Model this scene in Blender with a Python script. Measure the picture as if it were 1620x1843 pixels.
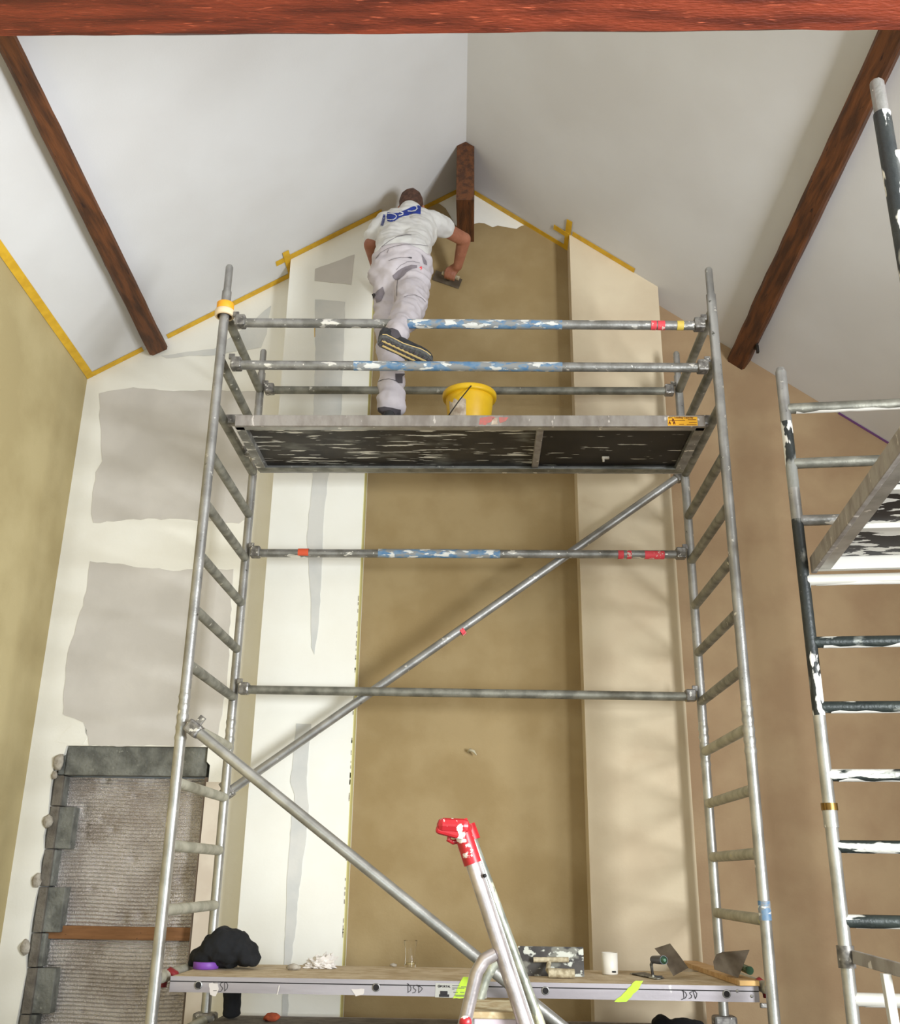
import bpy, bmesh, math, random
import numpy as np
from mathutils import Vector, Matrix, noise
from mathutils.bvhtree import BVHTree
random.seed(7)
SC = bpy.context.scene
for o in list(bpy.data.objects): bpy.data.objects.remove(o)

# ------------------------------------------------------------------ camera
F, CX, CY = 1799.0, 810.0, 921.5                  # focal length in pixels of the 1620 x 1843 frame
PITCH, YAW, ROLL = 0.3494, -0.0302, 0.0144
CAM = Vector((1.3133, -4.4661, 1.5))
fw = Vector((math.sin(YAW)*math.cos(PITCH), math.cos(YAW)*math.cos(PITCH), math.sin(PITCH)))
r0 = Vector((math.cos(YAW), -math.sin(YAW), 0)); u0 = r0.cross(fw)
RT = r0*math.cos(ROLL)+u0*math.sin(ROLL); UP = -r0*math.sin(ROLL)+u0*math.cos(ROLL)
cd = bpy.data.cameras.new('camera'); cam = bpy.data.objects.new('camera', cd)
SC.collection.objects.link(cam)
cam.matrix_world = Matrix(((RT.x,UP.x,-fw.x,CAM.x),(RT.y,UP.y,-fw.y,CAM.y),(RT.z,UP.z,-fw.z,CAM.z),(0,0,0,1)))
cd.sensor_fit = 'VERTICAL'; cd.sensor_height = 24; cd.lens = 24*F/1843; cd.clip_start = .05
SC.camera = cam
def ray(px, py): return fw+RT*((px-CX)/F)-UP*((py-CY)/F)
def at(px, py, y=None, x=None, z=None):           # the point of the place seen at a pixel, on the plane y=, x= or z=
    d = ray(px, py)
    t = (y-CAM.y)/d.y if y is not None else (x-CAM.x)/d.x if x is not None else (z-CAM.z)/d.z
    return CAM+d*t

# ------------------------------------------------------------------ light
SC.view_settings.view_transform = 'Standard'; SC.view_settings.look = 'None'
SC.view_settings.gamma = 1; SC.view_settings.use_curve_mapping = False
SC.view_settings.exposure = -0.06
W = bpy.data.worlds.new('sky'); SC.world = W; W.use_nodes = True
W.node_tree.nodes['Background'].inputs[0].default_value = (.75,.88,1,1)
W.node_tree.nodes['Background'].inputs[1].default_value = 1.0
def area(name, loc, to, sx, sy, power, col):
    l = bpy.data.lights.new(name,'AREA'); l.shape='RECTANGLE'; l.size=sx; l.size_y=sy; l.energy=power; l.color=col
    o = bpy.data.objects.new(name,l); SC.collection.objects.link(o); o.location=loc
    o.rotation_euler = (Vector(to)-Vector(loc)).to_track_quat('-Z','Y').to_euler(); return o
area('daylight_right_window', (4.58,-4.2,1.95), (0,-4.2,1.95), 1.7, 2.0, 800, (.93,.985,1.03))
area('daylight_garden_door', (.6,-7.4,1.3), (.6,0,1.3), 3.4, 2.4, 60, (.80,.95,1))

# ------------------------------------------------------------------ materials
def S(r,g,b):
    f=lambda c:(c/255/12.92) if c<=10 else ((c/255+.055)/1.055)**2.4
    return (f(r),f(g),f(b),1)
MATS={}
def mk(name, col, rough=.6, metal=0, col2=None, ns=6, thr=(.4,.62), stretch=(1,1,1), spl=(), bump=0, bs=60, bstretch=None, trans=0, detail=6):
    m=bpy.data.materials.new(name); m.use_nodes=True; nt=m.node_tree; b=nt.nodes['Principled BSDF']
    L=nt.links.new; N=nt.nodes.new
    b.inputs['Roughness'].default_value=rough; b.inputs['Metallic'].default_value=metal
    if trans: b.inputs['Transmission Weight'].default_value=trans
    geo=N('ShaderNodeNewGeometry')
    def nz(scale, st, thr, seed=0, det=6):
        mp=N('ShaderNodeMapping'); mp.inputs['Scale'].default_value=st; mp.inputs['Location'].default_value=(seed*3.7,seed*1.9,seed*2.3)
        L(geo.outputs['Position'],mp.inputs[0]); n=N('ShaderNodeTexNoise'); n.inputs['Scale'].default_value=scale; n.inputs['Detail'].default_value=det
        L(mp.outputs[0],n.inputs[0])
        if thr is None: return n.outputs[0]
        r=N('ShaderNodeMapRange'); r.inputs[1].default_value=thr[0]; r.inputs[2].default_value=thr[1]; r.clamp=True
        L(n.outputs[0],r.inputs[0]); return r.outputs[0]
    cur=None
    def mix(fac,a,bc):
        x=N('ShaderNodeMix'); x.data_type='RGBA'; L(fac,x.inputs[0])
        if hasattr(a,'default_value'): L(a,x.inputs[6])
        else: x.inputs[6].default_value=a
        x.inputs[7].default_value=bc; return x.outputs[2]
    cur=col
    if col2: cur=mix(nz(ns,stretch,thr,0,detail),cur,col2)
    for i,s in enumerate(spl):
        c,sc,th=s[:3]; st=s[3] if len(s)>3 else (1,1,1)
        cur=mix(nz(sc,st,(th,th+(s[4] if len(s)>4 else .02)),i+1),cur,c)
    if hasattr(cur,'default_value') and not isinstance(cur,tuple): L(cur,b.inputs['Base Color'])
    else: b.inputs['Base Color'].default_value=cur
    if bump:
        bn=N('ShaderNodeBump'); bn.inputs['Strength'].default_value=bump; bn.inputs['Distance'].default_value=.01
        L(nz(bs,bstretch or (1,1,1),None,5),bn.inputs['Height']); L(bn.outputs[0],b.inputs['Normal'])
    MATS[name]=m; return m
WHITE=S(232,228,220)
ceil_m=mk('ceiling_paint',S(222,221,221),.9,col2=S(215,213,212),ns=1.2,bump=.04,bs=90)
wall_w=mk('primed_white_wall',S(246,243,233),.9,col2=S(240,236,224),ns=2.5,bump=.06,bs=60)
pilw=mk('pilaster_white',S(247,245,236),.9,col2=S(242,239,228),ns=2.2,bump=.05,bs=60)
pilt=mk('pilaster_tan',S(216,200,172),.9,col2=S(206,188,160),ns=2.6,spl=[(S(192,168,138),1.7,.6,(1,1,1.6),.2)],bump=.08,bs=50)
plas=mk('clay_plaster_brown',S(164,142,102),.85,col2=S(152,129,88),ns=3.5,spl=[(S(140,116,78),2.2,.6,(1,1,1),.22)],bump=.12,bs=70)
plasr=mk('clay_plaster_right',S(172,146,112),.85,col2=S(160,132,100),ns=3,spl=[(S(150,122,92),2,.6,(1,1,1),.22)],bump=.12,bs=70)
plasl=mk('clay_plaster_left',S(186,170,126),.85,col2=S(172,155,111),ns=2.2,bump=.1,bs=60)
edge=mk('lit_return_yellow',S(214,206,140),.8)
patch=mk('damp_filler_grey',S(212,206,198),.9,col2=S(202,196,188),ns=3,bump=.05)
patch2=mk('damp_filler_grey_light',S(220,218,212),.9,col2=S(208,208,204),ns=5,bump=.05)
primer=mk('bare_primer',S(226,214,198),.9,col2=S(216,202,186),ns=7)
conc=mk('concrete_block',S(130,130,122),.95,col2=S(98,98,92),ns=12,spl=[(S(140,140,130),40,.66,(1,1,1),.05)],bump=.8,bs=60)
conc2=mk('concrete_block_dusty',S(122,115,104),.95,col2=S(100,93,84),ns=14,bump=.8,bs=60)
mort=mk('mortar_lump',S(190,182,168),.95,col2=S(160,150,136),ns=30,bump=.6,bs=80)
foil=mk('foil_insulation',S(214,208,204),.27,.92,col2=S(190,182,176),ns=5,bump=.8,bs=150)
batt=mk('orange_batten',S(142,98,60),.7,col2=S(120,80,46),ns=14,stretch=(.3,3,3),spl=[(S(60,36,18),30,.72)],bump=.2)
jamw=mk('jamb_timber',S(120,104,90),.8,col2=S(96,82,70),ns=12,stretch=(4,4,.5))
beamw=mk('old_dark_beam',S(104,60,28),.62,col2=S(68,38,18),ns=9,stretch=(4,.5,4),spl=[(S(44,20,10),16,.66,(3,.6,3),.05)],bump=.5,bs=30,bstretch=(4,.5,4))
beamr=mk('red_tie_beam',S(126,52,30),.5,col2=S(84,31,16),ns=5,stretch=(.5,4,4),spl=[(S(60,26,22),5,.69,(.7,1.6,1.6),.06),(S(172,84,56),60,.62,(.25,2,2),.1)],bump=.5,bs=46,bstretch=(.6,3,3))
tapey=mk('yellow_masking_tape',S(226,180,44),.6,col2=S(212,164,36),ns=20)
tapep=mk('purple_masking_tape',S(128,84,150),.6)
alu=mk('weathered_aluminium',S(172,170,166),.42,.65,col2=S(146,144,140),ns=9,spl=[(S(224,220,212),26,.66,(1,1,1),.03),(S(92,90,84),30,.68,(1,1,1),.05)],bump=.12,bs=120)
alup=mk('paint_spattered_aluminium',S(160,158,154),.45,.6,col2=S(128,126,120),ns=14,spl=[(S(236,232,224),15,.62,(.5,1,1.4),.02),(S(236,232,224),45,.66,(1,1,1),.02)],bump=.2,bs=90)
aluc=mk('clean_aluminium',S(186,184,178),.38,.7,col2=S(160,158,152),ns=10,spl=[(S(236,232,224),24,.68,(1,1,.5),.03)],bump=.08,bs=100)
rungm=mk('dusty_rung_aluminium',S(150,148,136),.55,.5,col2=S(112,110,100),ns=12,spl=[(S(212,208,196),24,.68,(1,1,1),.03)],bump=.15,bs=100)
rungl=mk('plastered_rung',S(186,182,164),.7,.2,col2=S(160,156,138),ns=12,spl=[(S(202,198,110),9,.68,(1,1,1),.06)],bump=.2,bs=100)
castm=mk('cast_clamp',S(146,142,136),.5,.6,col2=S(104,100,96),ns=40,spl=[(S(214,210,202),40,.62)])
bluel=mk('scratched_blue_label',S(122,148,172),.5,0,col2=S(84,128,170),ns=24,spl=[(S(146,148,148),34,.475,(.5,1,1),.05),(S(226,226,222),30,.56,(.45,1,1.4),.03)])
redt=mk('red_tape_mark',S(226,74,84),.6,spl=[(S(226,200,190),60,.6)])
oranget=mk('orange_tape_mark',S(228,92,56),.6)
yelt=mk('yellow_paint_mark',S(214,186,84),.6)
facia=mk('deck_fascia',S(164,157,150),.6,.3,col2=S(140,132,125),ns=18,stretch=(1,1,.4),spl=[(S(214,206,198),26,.65,(1,1,.4),.03)],bump=.2)
decku=mk('deck_underside',S(58,52,44),.6,0,col2=S(40,35,30),ns=6,spl=[(S(108,106,98),9,.56,(.5,1,1),.14),(S(224,220,208),26,.60,(.2,1.8,1),.02)])
decku2=mk('deck_underside_dark',S(34,28,22),.6,0,col2=S(24,19,14),ns=6,spl=[(S(210,206,194),30,.655,(.22,1.7,1),.02)])
decktop=mk('deck_top_dusty',S(208,190,160),.85,0,col2=S(186,164,130),ns=14,spl=[(S(206,190,160),30,.6,(1,1,1),.1)],bump=.3)
alud=mk('plank_side_aluminium',S(172,165,168),.45,.45,col2=S(154,147,150),ns=5,stretch=(.3,3,3),spl=[(S(226,222,216),11,.70,(1,1,.5),.04)],bump=.05)
dark=mk('black_hole',S(24,20,20),.8)
redp=mk('red_plastic',S(186,32,40),.4,0,col2=S(160,24,32),ns=20,spl=[(S(236,226,216),22,.60,(1,1,1),.03)])
redd=mk('red_hook_plastic',S(130,30,36),.5)
blackp=mk('black_painted_tube',S(30,34,34),.45,0,col2=S(44,48,46),ns=8,spl=[(S(226,222,214),15,.565,(1,1,.4),.02),(S(150,150,144),9,.58,(1,1,.4),.05)],bump=.25,bs=70)
blackr=mk('black_painted_rung',S(52,58,54),.45,.2,col2=S(36,42,40),ns=8,spl=[(S(226,224,214),9,.58,(.35,1,1.6),.02),(S(150,152,144),16,.6,(.5,1,1),.08)],bump=.25,bs=70)
whiter=mk('white_spattered_rung',S(206,202,192),.5,.2,spl=[(S(60,64,60),12,.64,(.5,1,1),.04)])
deck2u=mk('black_underside_white_paint',S(34,26,22),.6,0,col2=S(22,16,14),ns=8,spl=[(S(226,222,212),15,.52,(.6,1.4,1),.02)])
brass=mk('brass_band',S(150,116,60),.4,.8,col2=S(84,60,24),ns=90,stretch=(1,1,.05))
skin=mk('skin',S(172,114,88),.55,col2=S(152,96,72),ns=14,spl=[(S(196,176,160),60,.72)])
hair=mk('short_hair',S(92,62,48),.8,col2=S(66,44,34),ns=50)
shirt=mk('white_tshirt',S(214,212,208),.9,col2=S(204,201,198),ns=8,bump=.12,bs=30)
stone=mk('near_wall_stone',S(130,120,108),.9,col2=S(104,96,86),ns=5,bump=.3)
trou=mk('white_work_trousers',S(202,194,198),.9,col2=S(188,180,184),ns=7,spl=[(S(150,140,142),26,.74,(1,1,1),.06)],bump=.2,bs=24)
greyc=mk('grey_cloth',S(128,120,126),.9)
dkc=mk('dark_grey_cloth',S(84,78,82),.9)
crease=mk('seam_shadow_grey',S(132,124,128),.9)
blue=mk('logo_blue',S(34,58,150),.8,col2=S(28,48,132),ns=20)
logow=mk('logo_white',S(216,216,220),.9)
bluegrey=mk('logo_small_print',S(120,124,160),.9,spl=[(S(40,50,110),90,.5)])
soleg=mk('shoe_sole_grey',S(104,104,102),.8,col2=S(76,76,76),ns=60)
soley=mk('shoe_tread_cream',S(214,186,124),.8)
shoeb=mk('shoe_upper_dark',S(54,54,56),.8,col2=S(36,36,38),ns=30)
steel=mk('dirty_steel_blade',S(120,108,92),.45,.5,col2=S(96,84,70),ns=14)
steelp=mk('plaster_smeared_blade',S(74,70,66),.5,.4,col2=S(52,48,46),ns=10,spl=[(S(120,118,108),14,.52,(1,1,1.5),.08),(S(196,196,184),17,.585,(1,1,1.5),.04)])
creamh=mk('plaster_crusted_handle',S(196,184,156),.9,col2=S(150,136,108),ns=40,bump=.5)
bucky=mk('yellow_plastic',S(236,190,28),.45,col2=S(226,176,22),ns=9,spl=[(S(240,226,170),14,.72,(1,1,1),.06)])
wire=mk('dark_wire',S(50,44,40),.5,.5)
resid=mk('white_paper_residue',S(220,206,190),.9,col2=S(180,160,140),ns=30)
roly=mk('yellow_tape_roll',S(250,176,40),.55)
rolc=mk('cream_tape_roll',S(236,214,178),.6)
rolp=mk('purple_tape_roll',S(128,72,170),.5)
card=mk('cardboard_core',S(150,120,84),.9)
blk=mk('black_cloth',S(14,14,16),.95,col2=S(24,25,28),ns=10,bump=.3,bs=60)
paper=mk('crumpled_tissue',S(232,226,220),.9)
glass=mk('drinking_glass',(1,1,1,1),.03,trans=1); glass.node_tree.nodes['Principled BSDF'].inputs['IOR'].default_value=1.2
resg=mk('glass_dregs',S(170,150,100),.6)
mug=mk('white_ceramic',S(226,220,208),.35)
woodl=mk('pale_wood',S(200,164,116),.7,col2=S(184,144,96),ns=10,stretch=(1,4,4))
woode=mk('pale_wood_end',S(240,196,130),.7)
torch=mk('dark_blue_grip',S(70,78,92),.35,.2)
lens=mk('green_glass_end',S(60,90,70),.15,.5)
neon=mk('neon_yellow_spray',S(190,224,62),.7,col2=S(178,208,66),ns=30)
fadedr=mk('faded_red_paint',S(206,112,106),.6,col2=S(180,120,112),ns=40)
labelm=mk('pale_label',S(180,178,170),.6)
dripm=mk('dried_drips',S(206,198,192),.8)
ink=mk('black_ink',S(36,32,34),.7)
inkg=mk('grey_print',S(96,96,92),.7)
orangel=mk('orange_sticker',S(240,176,34),.55)
inkr=mk('dark_red_print',S(96,24,12),.7)
floorm=mk('dusty_concrete_floor',S(112,110,106),.9,col2=S(96,94,90),ns=3,bump=.2)
ladal=mk('ladder_aluminium',S(196,186,184),.36,.7,col2=S(160,152,150),ns=12,spl=[(S(230,226,216),20,.62,(1,1,.5),.03),(S(170,60,56),13,.73,(1,1,.4),.02)],bump=.1)
ladal2=mk('ladder_far_aluminium',S(176,178,164),.45,.55,col2=S(134,136,126),ns=18,spl=[(S(226,224,196),22,.6,(1,1,.5),.03)],bump=.1)
stepm=mk('ladder_platform_cream',S(196,184,152),.85,col2=S(168,146,108),ns=30)
stepl=mk('ladder_platform_lilac',S(186,172,178),.6)
pink=mk('pinkish_board',S(176,132,112),.8)
frame_m=mk('window_frame_white',S(225,225,222),.5)
sockm=mk('lead_grey_cable',S(186,176,150),.6)

# ------------------------------------------------------------------ mesh helpers
class MB:
    def __init__(s): s.v=[]; s.f=[]; s.sm=[]
    def add(s,vs,fs,smooth=False):
        k=len(s.v); s.v+= [tuple(v) for v in vs]; s.f+=[tuple(i+k for i in f) for f in fs]; s.sm+=[smooth]*len(fs); return s
    def box(s,c,size,ax=None,bev=0):
        c=Vector(c); ax=ax or (Vector((1,0,0)),Vector((0,1,0)),Vector((0,0,1)))
        h=[x/2 for x in size]
        if not bev:
            vs=[c+ax[0]*h[0]*i+ax[1]*h[1]*j+ax[2]*h[2]*k for i in(-1,1) for j in(-1,1) for k in(-1,1)]
            return s.add(vs,[(0,1,3,2),(4,6,7,5),(0,4,5,1),(2,3,7,6),(0,2,6,4),(1,5,7,3)])
        bm=bmesh.new(); bmesh.ops.create_cube(bm,size=1)
        for v in bm.verts: v.co=Vector((v.co.x*size[0],v.co.y*size[1],v.co.z*size[2]))
        bmesh.ops.bevel(bm,geom=list(bm.edges),offset=bev,segments=2,affect='EDGES',profile=.5)
        bm.verts.index_update()
        vs=[c+ax[0]*v.co.x+ax[1]*v.co.y+ax[2]*v.co.z for v in bm.verts]; fs=[[v.index for v in f.verts] for f in bm.faces]; bm.free()
        return s.add(vs,fs,False)
    def path(s,pts,r,n=14,caps=True,flat=1.0,upv=None):
        pts=[Vector(p) for p in pts]; rs=r if isinstance(r,(list,tuple)) else [r]*len(pts)
        vs=[];prev=None
        for i,p in enumerate(pts):
            d=(pts[min(i+1,len(pts)-1)]-pts[max(i-1,0)]).normalized()
            a=prev if prev is not None else (upv or (Vector((0,0,1)) if abs(d.z)<.9 else Vector((1,0,0))))
            a=(a-d*a.dot(d)).normalized(); b=d.cross(a); prev=a
            for k in range(n):
                t=2*math.pi*k/n; vs.append(p+a*math.cos(t)*rs[i]+b*math.sin(t)*rs[i]*flat)
        fs=[(i*n+k,i*n+(k+1)%n,(i+1)*n+(k+1)%n,(i+1)*n+k) for i in range(len(pts)-1) for k in range(n)]
        s.add(vs,fs,True)
        if caps: s.add(vs[:n],[tuple(range(n-1,-1,-1))]); s.add(vs[-n:],[tuple(range(n))])
        return s
    def tube(s,a,b,r,n=14,caps=True): return s.path([a,b],r,n,caps)
    def lathe(s,c,prof,n=28,axis=None):
        c=Vector(c); z=(axis or Vector((0,0,1))).normalized(); a=z.orthogonal().normalized(); b=z.cross(a); m=len(prof)
        vs=[c+(a*math.cos(2*math.pi*k/n)+b*math.sin(2*math.pi*k/n))*r+z*h for k in range(n) for r,h in prof]
        fs=[(k*m+i,((k+1)%n)*m+i,((k+1)%n)*m+i+1,k*m+i+1) for k in range(n) for i in range(m-1)]
        return s.add(vs,fs,True)
    def prism(s,pts,off):                         # polygon extruded by a vector
        pts=[Vector(p) for p in pts]; off=Vector(off); n=len(pts)
        return s.add(pts+[p+off for p in pts],[tuple(range(n-1,-1,-1)),tuple(range(n,2*n))]+[(i,(i+1)%n,n+(i+1)%n,n+i) for i in range(n)])
COL=SC.collection
def link(name,me,parent=None,label=None):
    o=bpy.data.objects.new(name,me); COL.objects.link(o)
    if parent: o.parent=parent
    if label: o['label']=label
    return o
def root_off(p):
    v=Vector((0,0,0))
    while p is not None: v=v+p.location; p=p.parent
    return v
def mesh_from(name,mb,m,off):
    me=bpy.data.meshes.new(name); me.from_pydata([Vector(v)-off for v in mb.v],[],mb.f)
    me.polygons.foreach_set('use_smooth',mb.sm); me.materials.append(m)
    bm=bmesh.new(); bm.from_mesh(me); bmesh.ops.recalc_face_normals(bm,faces=bm.faces); bm.to_mesh(me); bm.free()
    return me
def obj(name,mb,m,parent=None,label=None):
    return link(name,mesh_from(name,mb,m,root_off(parent)),parent,label)
def thing(name,loc,label,cat,group=None):
    o=bpy.data.objects.new(name,None); COL.objects.link(o); o.location=loc; o.empty_display_size=.1
    return tag(o,label,cat,group)
def tag(o,label,cat,group=None):
    o['label']=label; o['category']=cat
    if group: o['group']=group
    return o
def struct(o): o['kind']='structure'; return o
def single(name,mb,m,label,cat,group=None):       # a thing of one mesh, origin at its base centre
    v=np.array([tuple(x) for x in mb.v]); c=Vector(((v[:,0].min()+v[:,0].max())/2,(v[:,1].min()+v[:,1].max())/2,v[:,2].min()))
    o=link(name,mesh_from(name,mb,m,c)); o.location=c; return tag(o,label,cat,group)
def copy_tree(o,parent=None):
    c=o.copy(); COL.objects.link(c)
    if parent: c.parent=parent
    for ch in [x for x in o.children]: copy_tree(ch,c)
    return c
X,Y,Z=Vector((1,0,0)),Vector((0,1,0)),Vector((0,0,1))
V=lambda *a: Vector(a)

# ------------------------------------------------------------------ room
YB,YS=1.25,1.08                                   # plane of the gable wall, plane of the two pilasters
XL,XR,YN=-1.218,4.66,-7.5
RD=V(-.02,1,-.055)                                # the ridge dips a little towards the gable
R0=at(838,335,y=1.22); PA=at(157,682,y=YB); PB=at(1508,745,y=YB)
NL=(PA-R0).cross(RD).normalized(); NR=(PB-R0).cross(RD).normalized()
if NL.z>0: NL=-NL                                 # into the room
if NR.z>0: NR=-NR
def zl(x,y): return R0.z-(NL.x*(x-R0.x)+NL.y*(y-R0.y))/NL.z
def zr(x,y): return R0.z-(NR.x*(x-R0.x)+NR.y*(y-R0.y))/NR.z
def zc(x,y): return min(zl(x,y),zr(x,y))
def rx(y): return R0.x+RD.x*(y-R0.y)
def on(px,py,n):                                  # pixel to a ceiling slope
    d=ray(px,py); return CAM+d*((R0-CAM).dot(n)/d.dot(n))
struct(obj('floor',MB().box((1.7,-3.1,-.05),(6.4,9.4,.1)),floorm))
mb=MB(); th=V(0,0,.08)
for xa,xb,zf in ((XL-.2,None,zl),(None,XR+.2,zr)):
    q=[]
    for y in (YN-.2,YB+.25):
        for x in (xa,xb): xx=rx(y) if x is None else x; q.append(V(xx,y,zf(xx,y)))
    mb.prism([q[0],q[1],q[3],q[2]],th)
struct(obj('ceiling',mb,ceil_m))
mb=MB(); mb.prism([V(XL,YN,0),V(XL,YB+.2,0),V(XL,YB+.2,zl(XL,YB+.2)),V(XL,YN,zl(XL,YN))],V(-.15,0,0))
struct(obj('wall_left',mb,plasl))
def wall_hole(outer,hole,off):
    from mathutils.geometry import tessellate_polygon
    pts=outer+hole; m=MB(); n=len(pts)
    tri=tessellate_polygon([outer,hole]); no,nh=len(outer),len(hole)
    fs=[tuple(t) for t in tri]+[tuple(i+n for i in t[::-1]) for t in tri]
    fs+=[(i,(i+1)%no,n+(i+1)%no,n+i) for i in range(no)]+[(no+i,no+(i+1)%nh,n+no+(i+1)%nh,n+no+i) for i in range(nh)]
    return m.add(pts+[p+off for p in pts],fs)
# right wall with its window, near wall with the garden door
wy0,wy1,wz0,wz1=-5.1,-3.3,.9,3.0
zR=lambda y: zr(XR,y)
struct(obj('wall_right',wall_hole([V(XR,YN,0),V(XR,YB+.2,0),V(XR,YB+.2,zR(YB+.2)),V(XR,YN,zR(YN))],[V(XR,wy0,wz0),V(XR,wy0,wz1),V(XR,wy1,wz1),V(XR,wy1,wz0)],V(.15,0,0)),plasr))
w=struct(thing('window_1',(XR+.1,(wy0+wy1)/2,wz0),'white framed window in the right wall','window')); del w['category'],w['label']
for a,b in (((wy0,wz0),(wy1,wz0)),((wy0,wz1),(wy1,wz1)),((wy0,wz0),(wy0,wz1)),((wy1,wz0),(wy1,wz1)),(((wy0+wy1)/2,wz0),((wy0+wy1)/2,wz1))):
    c=V(XR+.09,(a[0]+b[0])/2,(a[1]+b[1])/2); obj('frame_bar',MB().box(c,(.05,abs(a[0]-b[0])+.06,abs(a[1]-b[1])+.06)),frame_m,w)
dx0,dx1,dz1=-1.0,2.2,2.5
o=[V(XL,YN,0),V(XR,YN,0),V(XR,YN,zr(XR,YN)),V(rx(YN),YN,zl(rx(YN),YN)),V(XL,YN,zl(XL,YN))]
struct(obj('wall_near',wall_hole(o,[V(dx0,YN,.02),V(dx1,YN,.02),V(dx1,YN,dz1),V(dx0,YN,dz1)],V(0,-.15,0)),stone))
w=struct(thing('door_1',((dx0+dx1)/2,YN-.1,0),'x','door')); del w['category'],w['label']
for xx in (dx0,(dx0+dx1)/2,dx1): obj('frame_bar',MB().box((xx,YN-.1,dz1/2),(.07,.06,dz1)),frame_m,w)
obj('frame_bar',MB().box(((dx0+dx1)/2,YN-.1,dz1),(dx1-dx0+.07,.06,.07)),frame_m,w)

# far gable wall with the opening at lower left
ox0=at(100,1365,y=YB).x; ox1=at(379,1365,y=YB).x; oz1=at(240,1343,y=YB).z
o=[V(XL,YB,0),V(XR,YB,0),V(XR,YB,zr(XR,YB)),V(rx(YB),YB,zl(rx(YB),YB)),V(XL,YB,zl(XL,YB))]
lx0=at(119,1350,y=YB).x
hole=[V(ox0+.02,YB,.02),V(ox1,YB,.02),V(ox1,YB,oz1-.10),V(ox1-.02,YB,oz1-.08),V(ox1-.02,YB,oz1),V(lx0,YB,oz1),V(lx0-.01,YB,oz1-.05)]
zz=oz1-.07
hole.append(V(ox0+.005,YB,zz-.0))
while zz>.3:
    zz-=random.uniform(.05,.12); hole.append(V(ox0+random.uniform(-.008,.012),YB,zz))
wall=struct(obj('wall_far',wall_hole(o,hole,V(0,.28,0)),wall_w))
def rag(pts,amp,step=14,closed=True):             # roughen a pixel outline
    out=[]
    for i in range(len(pts)):
        a,b=pts[i],pts[(i+1)%len(pts)]; n=max(1,int(math.hypot(b[0]-a[0],b[1]-a[1])/step))
        for k in range(n):
            t=k/n; j=amp if k else 0
            out.append((a[0]+(b[0]-a[0])*t+random.uniform(-j,j),a[1]+(b[1]-a[1])*t+random.uniform(-j,j)))
    return out
def wall_patch(name,pts,y,m,parent,thick=.003,amp=1.2,label=None,step=12):
    P=[at(px,py,y=y-thick) for px,py in (rag(pts,amp,step) if amp else pts)]
    return obj(name,MB().prism(P,V(0,thick,0)),m,parent,label)
# pilasters
def pilaster(xa,xb,m,lab,parent=wall):
    zt=lambda x,y: zc(x,y)+.004
    mb=MB(); vs=[V(x,y,z) for x in(xa,xb) for y in(YS,YB) for z in(0,1)]
    vs=[V(v.x,v.y,0 if v.z==0 else zt(v.x,v.y)) for v in vs]
    mb.add(vs,[(0,1,3,2),(4,6,7,5),(0,4,5,1),(2,3,7,6),(0,2,6,4),(1,5,7,3)])
    return obj('pilaster',mb,m,parent,lab)
la,lb=at(516,560,y=YS).x,at(668,600,y=YS).x
ra,rb=at(1037,800,y=YS).x,at(1187,560,y=YS).x
pl=pilaster(la,lb,pilw,'white painted pilaster with grey filler stripe')
pr=pilaster(ra,rb,pilt,'tan plastered pilaster')
# yellow light on the white pilaster's inner return, put in as a tinted strip
obj('lit_return',MB().box((lb+.002,(YS+YB)/2-.03,(0+zl(lb,YS))/2),(.004,.1,zl(lb,YS)-.04)),edge,pl,'pilaster return with yellow light painted in')
# brown clay plaster, centre (ragged unfinished top) and right of the tan pilaster
TH=.006
top=[(684,412),(730,388),(765,369),(790,366),(802,375),(810,388),(817,402),(822,407),(850,404),(862,401),(872,402),(887,409),(896,406),(912,409),(930,412),(938,407),(945,405),(955,407),(966,409)]
P=[at(a,b,y=YB-TH) for a,b in top]
e0=ra; P.append(V(e0,YB-TH,zr(e0,YB-TH))); P+= [V(e0,YB-TH,.01),V(lb,YB-TH,.01),V(lb,YB-TH,P[0].z)]
obj('plaster_coat',MB().prism(P,V(0,TH,0)),plas,wall,'brown clay plaster with ragged top edge in the recess')
P=[V(rb,YB-TH,.01),V(XR,YB-TH,.01),V(XR,YB-TH,zr(XR,YB)),V(rb,YB-TH,zr(rb,YB))]
obj('plaster_coat',MB().prism(P,V(0,TH,0)),plasr,wall,'smooth reddish brown clay plaster')
# filler patches on the left section and on the white pilaster
wall_patch('filler_patch',[(178,708),(205,702),(240,697),(300,703),(360,702),(460,704),(452,930),(430,942),(330,934),(240,934),(168,941),(164,925),(172,850),(184,830),(180,760)],YB,patch,wall,amp=1.5)
wall_patch('filler_patch',[(162,1010),(200,1014),(300,1026),(420,1024),(408,1240),(402,1260),(392,1342),(160,1342),(150,1300),(118,1288),(113,1285),(120,1190),(136,1130),(150,1090),(158,1040)],YB,patch,wall,amp=2)
wall_patch('filler_patch',[(290,640),(350,632),(385,628),(440,590),(488,550),(480,600),(470,625),(380,640),(340,640),(300,645)],YB,patch2,wall,amp=1)
wall_patch('filler_patch',[(567,484),(638,458),(632,512),(600,509),(566,505)],YS,patch,pl,amp=.8)
wall_patch('filler_patch',[(567,539),(621,543),(618,640),(613,760),(590,860),(583,930),(579,1020),(574,1120),(566,1178),(560,1165),(560,1090),(556,1020),(552,965),(562,870),(564,760),(567,640)],YS,patch2,pl,amp=1)
wall_patch('filler_patch',[(533,1302),(560,1303),(552,1400),(556,1450),(550,1520),(538,1600),(534,1660),(524,1730),(515,1860),(505,1860),(512,1720),(516,1600),(522,1500),(530,1430),(522,1408),(528,1360)],YS,patch2,pl,amp=1.2)
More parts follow.
